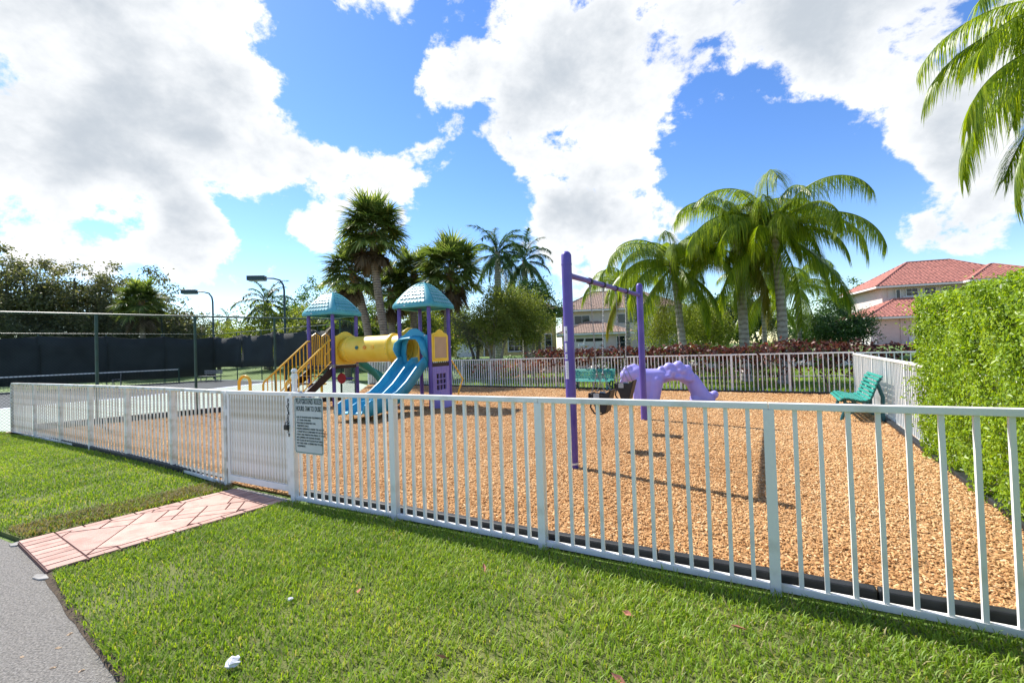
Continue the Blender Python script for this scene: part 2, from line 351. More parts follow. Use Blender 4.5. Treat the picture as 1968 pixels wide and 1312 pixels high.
# ------------------------------------------------------------------ terrain and layout
rx = Vector((.881, -.473, 0)); vy = Vector((.473, .881, 0)); RZ = math.atan2(-.473, .881)
FR = [(-2.45, 5.09), (-1.17, 4.43), (.20, 3.70), (1.62, 2.93), (3.20, 2.07)]        # posts right of the gate
FL = [(-3.58, 5.72), (-5.0, 6.72), (-6.42, 7.62), (-7.8, 8.45), (-9.15, 9.27), (-10.5, 10.06), (-11.8, 10.8)]
BR, BL = Vector((9.53, 12.79)), Vector((-7.5, 23.8))                                # back fence ends
C1, C2, C0 = (-6.0, 16.0), (-6.2, 18.0), (-11.86, 10.6)                             # court fence
bdir = (BL-BR).normalized(); bn = Vector((-bdir.y, bdir.x)); bn = bn if bn.y > 0 else -bn
def terr(x, y):
    d = (x-BR.x)*bn.x+(y-BR.y)*bn.y
    t = min(1, max(0, (d-5)/17)); return .9*t*t*(3-2*t)
def ground_at(p): return Vector((p[0], p[1], terr(p[0], p[1])))
MZ = .06
MULCH = [(x+.06, y+.11) for x, y in FR]+[(BR.x, BR.y), (BL.x, BL.y), C2, C1, C0]+[(x+.07, y+.12) for x, y in FL[::-1]]
PATH = [(-4.47, 4.12), (-3.60, 3.52), (-2.55, 5.03), (-3.42, 5.58)]
ASPH_EDGE = [(-16, 9.2), (-9, 6.2), (-6, 4.85), (-4.95, 4.36), (-4.47, 4.12), (-3.60, 3.52), (-2.84, 2.94), (-1.96, 2.30), (-1.35, 1.6), (-1.0, .8), (-.85, -.5), (-.8, -8)]
def build_ground():
    xs = np.unique(np.concatenate([np.linspace(-40, 60, 51), np.array([-900, -500, -250, -120, -70, 90, 150, 300, 600, 1000])]))
    ys = np.unique(np.concatenate([np.linspace(-20, 80, 51), np.array([-300, -120, -50, 110, 180, 300, 600, 1200])]))
    V = [(x, y, terr(x, y)-.012) for y in ys for x in xs]; n = len(xs)
    F = [(j*n+i, j*n+i+1, (j+1)*n+i+1, (j+1)*n+i) for j in range(len(ys)-1) for i in range(n-1)]
    me = bpy.data.meshes.new('ground'); me.from_pydata(V, [], F); me.update(); me.shade_smooth()
    tag(link('ground', me, MT['ground']), kind='structure')
    def sheet(name, poly, z, m):
        return tag(MB().add([(x, y, z) for x, y in poly], [tuple(range(len(poly)))]).build(name, m), kind='structure')
    sheet('asphalt_path', ASPH_EDGE+[(-16, -8)], .002, 'asphalt')
    tag(MB().prism(MULCH, 0, MZ).build('mulch_bed', 'mulch'), kind='structure')
    court = [C0, C1, C2, (BL.x, BL.y), (-10.2, 29), (-24, 37), (-38, 22), (-24, 4), (-14, 9.6)]
    sheet('court_surface', court, .004, 'court')
    line = [(-22.0, 13.0), (-19.2, 17.2), (-17.3, 20.7), (-16.2, 25.4), (-15.6, 30.5)]
    sheet('court_playing_area', line+[(-24, 36.5), (-37, 22.2), (-29, 11)], .008, 'court_dark')
    lm = MB()
    for a, b in zip(line[:-1], line[1:]):
        lm.add([(a[0], a[1], .012), (b[0], b[1], .012), (b[0]-.5, b[1]+.05, .012), (a[0]-.5, a[1]+.05, .012)], [(0, 1, 2, 3)])
    tag(lm.build('court_line', 'line'), kind='structure')
    # lawns stand a little above path and asphalt
    global LAWN_L, LAWN_R
    LAWN_L = [PATH[3], (-4.50, 4.19)] + [(x, y+.05) for x, y in ASPH_EDGE[3::-1]] + [(-16, 11.5), (-12.2, 11.0)] + [(x-.02, y-.06) for x, y in FL[:0:-1]] + [(-3.62, 5.66)]
    LAWN_R = [(-2.47, 5.02), (-3.53, 3.49)] + [(x+.025, y+.01) for x, y in ASPH_EDGE[6:-1]] + [(8, -.6), (7.5, .2), (3.23, 1.99)] + [(x-.03, y-.07) for x, y in FR[3::-1]]
    for nm, p in (('lawn_by_path', LAWN_L), ('front_lawn', LAWN_R)):
        tag(MB().prism(p, -.01, .03).build(nm, 'soil'), kind='structure')
build_ground()

def build_grass():
    T = [(0, -.5, 0), (0, .5, 0), (.55, .42, .75), (.55, -.42, .75), (1.25, 0, 1.0)]
    F = [(0, 1, 2), (0, 2, 3), (3, 2, 4)]
    def field(name, poly, n, hmin, hmax, w, label, z=.03, mt='grass', seed=1, ter=False):
        p = sample_poly(poly, n); k = len(p)
        den = fnoise(p, 2.2, seed); keep = rng.random(k) < np.clip(.82+.55*den, .2, 1); p = p[keep]; k = len(p)
        fn = fnoise(p, 1.3, seed+5); fn2 = fnoise(p, 6., seed+9)
        zz = np.array([terr(a, b) for a, b in p]) if ter else np.full(k, z)
        pos = np.c_[p, zz]
        a = rng.random(k)*6.283; xd = np.c_[np.cos(a), np.sin(a), np.zeros(k)]
        h = (hmin+(hmax-hmin)*rng.random(k)**1.3)*(1+.25*fn2); lean = (.25+.9*rng.random(k))
        sc = np.c_[h*lean, w*(.7+.6*rng.random(k)), h]
        fn3 = fnoise(p, 2.6, seed+21); r = np.clip(.44+.26*fn+.16*fn3+.2*rng.normal(size=k), 0, .88); dry = rng.random(k) < (.05+.06*np.clip(fn2, 0, 1)+.45*np.clip(fn3-.62, 0, 1)); r[dry] = .9+.1*rng.random(dry.sum())
        me = scatter(name, T, F, pos, xd, np.tile([0, 0, 1.], (k, 1)), sc, r)
        tag(link(name, me, MT[mt]), label, 'grass', kind='stuff')
    near = [p for p in LAWN_R]
    near = [(-2.47, 5.02), (-3.53, 3.49)] + [(x-.012, y-.006) for x, y in ASPH_EDGE[6:-1]] + LAWN_R[-6:]
    field('lawn_grass', near, 165000, .022, .050, .0062, 'short green lawn grass in front of the white fence')
    field('verge_grass', LAWN_L, 110000, .022, .046, .008, 'green lawn grass between the asphalt and the left fence', seed=3)
    edge = [(-4.50, 4.19), (-4.9, 4.42), (-4.75, 4.72), (-3.75, 6.0), (-3.45, 5.62)]
    field('dry_edge_grass', edge, 5000, .02, .05, .008, 'dry brown grass along the edge of the paved path', mt='dry_grass', z=.035, seed=8)
    back = [(BR.x+.5, BR.y+.5), (BL.x+2, BL.y+.5), (BL.x+9, BL.y+12), (BR.x+12, BR.y+10)]
    field('back_lawn_grass', back, 60000, .04, .09, .02, 'sunny lawn grass behind the back fence', ter=True, seed=5)
build_grass()

def build_mulch():
    T = [(-.5, -.5, 0), (.5, -.42, 0), (.55, .4, 0), (-.45, .5, 0), (-.46, -.38, 1), (.42, -.34, .8), (.47, .32, 1.1), (-.4, .4, .9)]
    F = [(4, 5, 6, 7), (0, 1, 5, 4), (1, 2, 6, 5), (2, 3, 7, 6), (3, 0, 4, 7)]
    inner = FR+MULCH[5:-len(FL)]+FL[::-1]
    p = sample_poly(inner, 520000)
    d = np.linalg.norm(p, axis=1); keep = rng.random(len(p)) < np.clip(7./d, 0, 1)**1.5; p = p[keep]
    # keep off the fence line
    n0 = np.array([-.473, -.881]); off = (p-np.array(FR[0]))@n0; p = p[(off < -.13) | ((p[:, 0] < -2.45) & (off < -.02))]; k = len(p)
    a = rng.random(k)*6.283; tilt = rng.normal(size=k)*.28
    xd = np.c_[np.cos(a), np.sin(a), tilt]; zh = np.c_[rng.normal(size=(k, 2))*.35, np.ones(k)]
    L_ = .013+.030*rng.random(k)**2.; sc = np.c_[L_, .006+.010*rng.random(k)**1.3, .002+.004*rng.random(k)]
    dd = np.linalg.norm(p, axis=1); sc *= (1+np.clip(dd-6, 0, 10)*.06)[:, None]
    pos = np.c_[p, MZ+.003+.012*rng.random(k)+.012*np.clip(fnoise(p, 3), 0, 1)]
    hol = np.zeros(k)
    for cx_, cy_, r_ in ((1.34, 7.03, .5), (2.02, 8.28, .5), (-3.8, 10.3, .6), (-6.6, 12.6, .5)): hol += np.exp(-((p[:, 0]-cx_)**2+(p[:, 1]-cy_)**2)/r_**2)
    pos[:, 2] -= .012*hol; r = np.clip(.48+.27*rng.normal(size=k)+.16*fnoise(p, .9, 4)+.08*fnoise(p, 3.3, 6)-.16*hol, 0, 1)
    tag(link('wood_chips', scatter('wood_chips', T, F, pos, xd, zh, sc, r), MT['chips']), 'loose tan wood chip mulch covering the playground floor', 'wood chips', kind='stuff')
build_mulch()

def clip_poly(poly, a, b):             # keep the part of poly left of a->b
    out = []; n = len(poly)
    def side(p): return (b[0]-a[0])*(p[1]-a[1])-(b[1]-a[1])*(p[0]-a[0])
    for i in range(n):
        p, q = poly[i], poly[(i+1) % n]; sp, sq = side(p), side(q)
        if sp >= 0: out.append(p)
        if sp*sq < 0:
            t = sp/(sp-sq); out.append((p[0]+t*(q[0]-p[0]), p[1]+t*(q[1]-p[1])))
    return out
def inset(poly, g):
    n = len(poly); out = list(poly)
    for i in range(n):
        a, b = poly[i], poly[(i+1) % n]; dx, dy = b[0]-a[0], b[1]-a[1]; l = math.hypot(dx, dy) or 1
        nx, ny = -dy/l*g, dx/l*g
        out = clip_poly(out, (a[0]+nx, a[1]+ny), (b[0]+nx, b[1]+ny))
        if len(out) < 3: return []
    return out
def build_path():
    base = tag(MB().prism(PATH, -.01, .03).build('paved_path', 'joint'), kind='structure')
    A, B, Cc, D = (Vector(p) for p in PATH)            # A-B asphalt end (left, right), C-D gate end
    def uv(s, t): return A.lerp(B, s).lerp(D.lerp(Cc, s), t)
    def piece(poly, h):
        poly = inset(poly, .0075)
        if len(poly) >= 3:
            ar = sum(poly[i][0]*poly[(i+1) % len(poly)][1]-poly[i][1]*poly[(i+1) % len(poly)][0] for i in range(len(poly)))/2
            if ar > .002: MB().prism(poly, .0302, .040+h).build('paver', 'paver', base)
    def quad(s0, s1, t0, t1): return [tuple(uv(s, t)) for s, t in ((s0, t0), (s1, t0), (s1, t1), (s0, t1))]
    k = 9
    for i in range(k): piece(quad(i/k, (i+1)/k, 0, .13), rng.random()*.003)          # soldier course at the asphalt
    for i in range(k): piece(quad(i/k, (i+1)/k, .90, 1.), rng.random()*.003)
    for i in range(7):
        t0, t1 = .13+.77*i/7, .13+.77*(i+1)/7
        piece(quad(0, .085, t0, t1), rng.random()*.003); piece(quad(.915, 1, t0, t1), rng.random()*.003)
    inner = quad(.085, .915, .13, .90)
    c = sum((Vector(p) for p in inner), Vector((0, 0)))/4; ang = R(18)
    ex, ey = Vector((math.cos(ang), math.sin(ang))), Vector((-math.sin(ang), math.cos(ang)))
    def split(x0, y0, x1, y1, d):
        w, h = x1-x0, y1-y0
        if (w < .34 and h < .34 and d > 4) or (d > 4 and rng.random() < .25) or d > 7:
            poly = [tuple(c+ex*x+ey*y) for x, y in ((x0, y0), (x1, y0), (x1, y1), (x0, y1))]
            for i in range(4): poly = clip_poly(poly, inner[i], inner[(i+1) % 4]) if len(poly) > 2 else []
            if len(poly) > 2: piece(poly, rng.random()*.003)
            return
        f = rng.choice([.38, .5, .62])
        if w > h*(.8+.5*rng.random()): split(x0, y0, x0+w*f, y1, d+1); split(x0+w*f, y0, x1, y1, d+1)
        else: split(x0, y0, x1, y0+h*f, d+1); split(x0, y0+h*f, x1, y1, d+1)
    split(-1.2, -1.2, 1.2, 1.2, 0)
    # broken concrete edges of the path
    for nm, pts in (('concrete_edge', [(-4.56, 4.13), (-4.50, 4.09), (-4.46, 4.10), (-4.47, 4.16), (-4.54, 4.19)]), ('concrete_edge', [(-3.69, 3.53), (-3.66, 3.47), (-3.58, 3.44), (-3.52, 3.45), (-3.53, 3.50), (-3.60, 3.52)]),
                    ('concrete_edge', [(-2.95, 4.42), (-2.86, 4.40), (-2.42, 5.02), (-2.53, 5.04)]), ('concrete_edge', [(-3.43, 5.62), (-2.52, 5.06), (-2.50, 5.14), (-3.46, 5.72)])):
        tag(MB().prism(pts, 0, .014).build(nm, 'concrete', bevel=.005), kind='structure')
    # soil edge between asphalt and lawn
    e = [Vector(p) for p in ASPH_EDGE[5:11]]; m = MB()
    pts = []
    for a, b in zip(e[:-1], e[1:]):
        for i in range(8): pts.append(a.lerp(b, i/8))
    lft = [(p.x-.012-.014*rng.random(), p.y-.008-.010*rng.random()) for p in pts]; rgt = [(p.x+.03, p.y+.015) for p in pts]
    for i in range(len(pts)-1):
        m.add([(*lft[i], .005), (*lft[i+1], .005), (*rgt[i+1], .026), (*rgt[i], .026)], [(0, 1, 2, 3)])
    tag(m.build('soil_edge', 'dirt'), kind='structure')
    # scraps on the asphalt: a few chips and a crumpled paper in the grass
    q = np.array([at(x, y, 3).to_tuple() for x, y in [(300,1270),(150,1255)]])
    sp = [g0 for g0 in ((-2.75, 2.55), (-2.62, 2.62), (-2.48, 2.45), (-2.9, 2.5), (-2.4, 2.28), (-3.1, 2.42), (-2.55, 2.3), (-2.3, 2.42), (-3.3, 2.6), (-2.68, 2.75))]
    T = [(-.5, -.3, 0), (.5, -.2, 0), (.45, .3, 0), (-.45, .25, 0), (0, 0, .25)]
    for i, (x, y) in enumerate(sp):
        s_ = .02+.015*rng.random()
        o = MB().add([(a*s_, b*s_, c_*s_) for a, b, c_ in T], [(0, 1, 4), (1, 2, 4), (2, 3, 4), (3, 0, 4), (3, 2, 1, 0)]).build('dry_leaf', 'tan', loc=(x, y, .004), rot=(0, 0, rng.random()*6))
        tag(o, 'tiny dry tan leaf scrap lying on the grey asphalt', 'leaf', 'leaf scraps on the asphalt')
build_path()
def lawn_litter():
    for x, y in ((1206, 1178), (1190, 1305), (690, 1135), (930, 1090), (1420, 1205), (850, 1262), (330, 960), (130, 905)):
        d = ray(x, y); p = Vector((0, 0, EYE))+d*((.062-EYE)/d.z); s_ = .03+.02*rng.random()
        o = MB().add([(-s_, 0, 0), (0, -s_*.4, .006), (s_, 0, .004), (0, s_*.4, .008), (0, 0, -.004)], [(0, 1, 4), (1, 2, 4), (2, 3, 4), (3, 0, 4)]).build('fallen_leaf', 'driveway', loc=p, rot=(rng.normal()*.4, rng.normal()*.4, rng.random()*6))
        tag(o, 'small orange brown leaf fallen on the green lawn', 'leaf', 'fallen leaves on the lawn')
lawn_litter()
def paper(name, label, loc, s):
    m = MB().ball((0, 0, 0), s, 9, 6); v = []
    for p in m.v:
        k = .65+.6*rng.random(); v.append((p[0]*k, p[1]*k, p[2]*k*.55))
    m.v = v; tag(m.build(name, 'label', loc=loc), label, 'litter')
def gpt(x, y, z=0.):
    d = ray(x, y); return Vector((0, 0, EYE))+d*((z-EYE)/d.z)
paper('crumpled_paper', 'crumpled white paper scrap on the grass near the asphalt', gpt(447, 1272, .07), .038)
paper('crumpled_paper', 'small white paper bit in the middle of the front lawn', gpt(558, 1150, .06), .017)

# ------------------------------------------------------------------ white picket fences
FH = 1.215
PK = MB().box((0, 0, (.075+FH-.043)/2), (.025, .025, FH-.043-.075)).mesh('picket')
POSTM = MB().box((0, 0, (FH-.043)/2), (.062, .062, FH-.043)).mesh('post')
for me_ in (PK, POSTM): me_.materials.append(MT['white'])
PKD, POSTD = MB().box((0, 0, (.075+FH-.043)/2), (.020, .020, FH-.043-.075)).mesh('picket'), POSTM.copy()
for me_ in (PKD, POSTD): me_.materials.clear(); me_.materials.append(MT['white_dirty'])
def fence(name, label, pts, npk=12, m='white', pk=PK, pm=POSTM, z=0., first=True, last=True, base_drop=0.):
    root = thing(name, label, 'fence', (pts[0][0], pts[0][1], z))
    o = Vector((pts[0][0], pts[0][1], 0))
    P_ = [Vector((p[0], p[1], 0))-o for p in pts]
    for i, p in enumerate(P_):
        if (i == 0 and not first) or (i == len(P_)-1 and not last): continue
        q = P_[min(i+1, len(P_)-1)]-P_[max(i-1, 0)]
        link('post', pm, None, root, p, (0, 0, math.atan2(q.y, q.x)))
    for a, b in zip(P_[:-1], P_[1:]):
        t = (b-a); l = t.length; t.normalize(); ang = math.atan2(t.y, t.x)
        MB().bar(a+t*.001+Vector((0, 0, FH-.0215)), b-t*.001+Vector((0, 0, FH-.0215)), .056, .042).build('top_rail', m, root, bevel=.004)
        MB().bar(a+t*.032+Vector((0, 0, .055)), b-t*.032+Vector((0, 0, .055)), .038, .039).build('bottom_rail', m, root)
        n = npk if isinstance(npk, int) else max(2, round(l/npk)-1)
        for k in range(n):
            p = a+t*(l*(k+1)/(n+1)+rng.normal()*.002); link('picket', pk, None, root, p, (rng.normal()*.0025, rng.normal()*.0025, ang+rng.normal()*.03))
    return root
fence('picket_fence', 'white metal picket fence running from the gate to the right edge', FR, 12)
fence('picket_fence', 'weathered white picket fence left of the gate beside the lawn', FL, 12, 'white_dirty', PKD, POSTD)
nb = 13; fence('picket_fence', 'white picket fence along the far back of the playground', [tuple(BR.lerp(BL, i/nb)) for i in range(nb+1)], 12, z=MZ-.02)
SR = Vector(FR[-1]); ns = 8
fence('picket_fence', 'white picket fence down the right side behind the slatted bench', [tuple(BR.lerp(SR, i/ns)) for i in range(ns+1)], 12, z=.0, first=False, last=False)
eb = BR+Vector((7.2, -4.65))
fence('picket_fence', 'short white picket fence beyond the back right corner', [tuple(BR.lerp(eb, (i+.02)/4)) for i in range(5)], 12, z=.02, first=False)

def build_gate():
    a, b = Vector((*FL[0], 0)), Vector((*FR[0], 0)); t = (b-a).normalized()
    root = thing('gate', 'stained white picket gate closed at the end of the paved path', 'gate', a, math.atan2(t.y, t.x)); l = (b-a).length
    x0, x1 = .045, l-.05
    MB().box((l/2, 0, FH-.021), (l-.07, .052, .042)).build('top_rail', 'white', root, bevel=.004)
    MB().box((l/2, 0, .15), (l-.16, .045, .07)).build('bottom_rail', 'white', root, bevel=.003)
    for x in (x0+.02, x1-.012): MB().box((x, 0, (FH+.07)/2-.005), (.045, .048, FH-.165+.06)).build('stile', 'white', root, bevel=.003)
    n = 21
    pk = MB().box((0, 0, .685), (.03, .03, .985)).mesh('picket'); pk.materials.append(MT['white_dirty'])
    for i in range(n): link('picket', pk, None, root, (x0+.07+(x1-x0-.13)*i/(n-1), 0, 0))
    for z in (.3, .95): MB().tube([(.03, -.02, z-.04), (.03, -.02, z+.04)], .014, 8).build('hinge', 'white', root)
    lt = MB().box((l-.03, .045, FH+.06), (.045, .045, .30)).build('latch', 'white', root, bevel=.006)
    MB().lathe([(0, .03), (.02, .028), (.034, .01), (.034, -.01), (0, -.012)], 10, (l-.03, .045, FH+.23)).build('latch_knob', 'white', lt, True)
    MB().box((l-.03, .045, FH+.165), (.085, .035, .04)).build('latch_arm', 'white', lt, bevel=.005)
    # chain and padlock
    w = lambda x, y, z: root.matrix_basis @ Vector((x, y, z))
    ch = thing('gate_chain', 'dark chain hanging down the edge of the white gate', 'chain', a, root.rotation_euler.z)
    tor = MB(); tor.tube([(.009*math.cos(q), 0, .017*math.sin(q)) for q in np.linspace(0, 2*math.pi, 13)], .0035, 6, caps=False)
    me = tor.mesh('link', True); me.materials.append(MT['rubber'])
    for i in range(17):
        z = 1.13-.024*i; link('link', me, None, ch, (x1+.012+.008*math.sin(i*1.3), -.036, z), (0, rng.normal()*.25, (i % 2)*1.57+rng.normal()*.3))
    pl = thing('padlock', 'black padlock on the chain of the white gate', 'padlock', w(x1-.005, -.05, .83), root.rotation_euler.z)
    MB().box((0, 0, 0), (.06, .028, .055)).build('body', 'rubber', pl, bevel=.006)
    MB().tube([(.019*math.cos(q), 0, .03+.032*math.sin(q)) for q in np.linspace(0, math.pi, 9)], .006, 8).build('shackle', 'galv', pl, True)
build_gate()

def build_sign():
    root = thing('rules_sign', 'green bordered playground rules sign wired to the fence beside the gate', 'sign', Vector((*FR[0], 0))+rx*.07-vy*.034, RZ)
    w, h, z0 = .455, .605, .56
    def rr(x0, z0, x1, z1, r, n=5):
        p = []
        for cx, cz, a0 in ((x1-r, z1-r, 0), (x0+r, z1-r, 90), (x0+r, z0+r, 180), (x1-r, z0+r, 270)):
            p += [(cx+r*math.cos(R(a0+90*i/n)), cz+r*math.sin(R(a0+90*i/n))) for i in range(n+1)]
        return p
    MB().yprism(rr(0, z0, w, z0+h, .03), -.003, 0).build('board', 'sign', root)
    o, i_ = rr(.010, z0+.010, w-.010, z0+h-.010, .024), rr(.017, z0+.017, w-.017, z0+h-.017, .019); n = len(o)
    MB().add([(x, -.0045, z) for x, z in o+i_], [(k, (k+1) % n, n+(k+1) % n, n+k) for k in range(n)]).build('border', 'sign_green', root)
    lines = [('PLAYGROUND RULES', .071, .055, .40), ('HOURS: 7AM TO DUSK', .146, .055, .40)]
    body = ['\u2022USE OF PLAYGROUND EQUIPMENT IS', '  AT YOUR OWN RISK.', '\u2022THIS AREA IS RESERVED FOR', '  RESIDENTS ONLY.', '\u2022YOUNG RESIDENTS UNDER THE AGE OF', '  12 MUST BE ACCOMPANIED BY AN ADULT.',
            '\u2022ONLY ONE PERSON PER SWING AT A TIME.', '\u2022NO JUMPING OFF SLIDING BOARD.', '\u2022NO GLASS OR BOTTLES IN PLAY AREA.', '\u2022NO ONE OVER 12 PERMITTED TO USE', '  EQUIPMENT.']
    y = .205
    for i, b in enumerate(body):
        lines.append((b, y+.018, .019, None)); y += .031
    for s_, yy, hh, wid in lines:
        me = text_mesh(s_, hh*1.38); me.materials.clear()
        xs = [v.co.x for v in me.vertices]; k = (wid/(max(xs)-min(xs))) if wid else .90
        link('lettering', me, MT['ink'], root, (.03, -.0048, z0+h-yy), (math.pi/2, 0, 0), (k, 1, 1))
    for x, z in ((.03, z0+h-.008), (w-.03, z0+h-.008), (.3, z0+.004)):
        MB().tube([(x, -.006, z), (x-.02, .0, z+.02), (x-.06, .03, z+.03)], .0018, 5).build('wire_tie', 'galv', root)
build_sign()

def border(name, label, a, b, h, w=.09, seg=1.22, z=0.):
    a, b = Vector((*a, 0)), Vector((*b, 0)); t = (b-a); l = t.length; t.normalize(); n = max(1, round(l/seg)); root = thing(name, label, 'edging', a+Vector((0, 0, z)), math.atan2(t.y, t.x))
    for i in range(n):
        MB().box((l*(i+.5)/n, 0, h/2), (l/n-.006, w, h)).build('border_board', 'black_plastic', root, bevel=.012)
    return root
off = vy*.11
border('mulch_border', 'black plastic edging inside the front fence right of the gate', (Vector((*FR[0], 0))+off+rx*.06)[:2], (Vector((*FR[-1], 0))+off)[:2], .115, .07)
border('mulch_border', 'black plastic edging at the foot of the back fence', (BR+Vector((-.1, -.12)))[:], (BL+Vector((.1, -.1)))[:], .13)
sdv = (SR-BR).normalized(); sn = Vector((sdv.y, -sdv.x)); sn = sn if sn.x < 0 else -sn
border('mulch_border', 'black plastic edging at the foot of the right side fence', (BR+sn*.1+sdv*.2)[:], (SR+sn*.1-sdv*.2)[:], .12)
border('mulch_border', 'black edging along the mulch below the chain link fence', (C0[0]+.5, C0[1]+.3), (C1[0]+.1, C1[1]-.1), .22)
border('mulch_border', 'black edging inside the weathered left fence', (FL[-1][0]+.5, FL[-1][1]-.15), (FL[0][0]-.1, FL[0][1]+.18), .10)

# ------------------------------------------------------------------ right hedge
def build_hedge():
    a = Vector((*SR, 0))-Vector((*sdv, 0))*4.45; b = Vector((*SR, 0))+Vector((*sdv, 0))*2.5
    t = (b-a); l = t.length; t.normalize(); nrm = Vector((sn.x, sn.y, 0))            # faces the playground
    root = thing('clipped_hedge', 'tall clipped yellow green hedge at the right side fence', 'hedge', a, math.atan2(t.y, t.x))
    ln = nrm.copy(); ang = -math.atan2(t.y, t.x); ln.rotate(Matrix.Rotation(ang, 3, 'Z')); s_ = 1 if ln.y > 0 else -1
    # local frame: x along, face at y = s_*0.12, body behind to y = -s_*0.8, height 2.15
    Hh, D0, D1 = 2.08, .20, -1.0
    n1, n2, n3 = 80000, 14000, 12000
    def bump(u, v): return .035*np.sin(u*3.1+1)*np.cos(v*2.7)+.035*np.sin(u*7.3+v*5.1)+.03*np.sin(u*13+v*11.)+.02*np.sin(u*23-v*19.)
    u = rng.random(n1)*l; v = rng.random(n1)*(Hh-.06)+.06; dpt = np.abs(rng.normal(size=n1))*.11
    und = .08*np.clip(1-v/.9, 0, 1)**1.5                                               # tucked in towards the ground
    gap = fnoise(np.c_[u, v], 7., 31)+.6*fnoise(np.c_[u, v], 15., 32); dpt = dpt+.16*np.clip(-gap-.25, 0, .8)
    P1 = np.c_[u, s_*(D0+bump(u, v)-dpt-und), v+.02*np.sin(u*2.2)*v/Hh]; N1 = np.tile([0, s_*1., .25], (n1, 1))
    u = rng.random(n2)*l; w = rng.random(n2)
    P2 = np.c_[u, s_*(D0+(D1-D0)*w), Hh+.02*np.sin(u*2.2)+bump(u, w*3)-np.abs(rng.normal(size=n2))*.07]; N2 = np.tile([0, 0, 1.], (n2, 1))
    w = rng.random(n3); v = rng.random(n3)*Hh
    P3 = np.c_[-.02+bump(w*3, v)-np.abs(rng.normal(size=n3))*.08*-1, s_*(D0+(D1-D0)*w), v]; N3 = np.tile([-1., 0, .2], (n3, 1))
    # loose shoots sticking out at the corner and the top
    sh = []
    for i in range(150):
        if i % 3: q = np.array([rng.random()*.25-.08, s_*(D0-.2*rng.random()), .2+rng.random()*1.9]); d = np.array([-.8+rng.normal()*.4, s_*.5+rng.normal()*.4, .5+rng.normal()*.3])
        else: q = np.array([rng.random()*l, s_*(D0-.5*rng.random()), Hh-.09]); d = np.array([rng.normal()*.7, rng.normal()*.7, .6])
        d /= np.linalg.norm(d)
        for j in range(12): sh.append(q+d*(.02*j)+rng.normal(size=3)*.018)
    P4 = np.array(sh); N4 = rng.normal(size=(len(P4), 3))*.5+np.array([-.3, s_*.5, .6])
    P_ = np.r_[P1, P2, P3, P4]; N_ = unit(np.r_[N1, N2, N3, N4]+rng.normal(size=(len(P_), 3))*.42); k = len(P_)
    xd = unit(np.cross(N_, rdir(k))+np.array([0, 0, -.35])); sc = .024+.028*rng.random(k)
    r = np.clip(.45+.24*rng.normal(size=k)+.2*fnoise(P_[:, [0, 2]], 3, 3), 0, 1)
    link('foliage', scatter('foliage', LEAF_T, LEAF_F, P_, xd, N_, sc, r), MT['hedge'], root)
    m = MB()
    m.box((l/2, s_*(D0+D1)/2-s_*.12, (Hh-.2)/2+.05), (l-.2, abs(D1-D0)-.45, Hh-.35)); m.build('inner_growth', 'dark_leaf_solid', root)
    for i in range(22):
        x = .1+(l-.2)*i/21; MB().tube([(x, s_*(-.1), 0), (x+.05, s_*(-.05), .5), (x, s_*.02, 1.1)], .014, 5).build('stem', 'bark', root)
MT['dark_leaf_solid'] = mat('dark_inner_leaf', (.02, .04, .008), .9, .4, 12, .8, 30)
build_hedge()

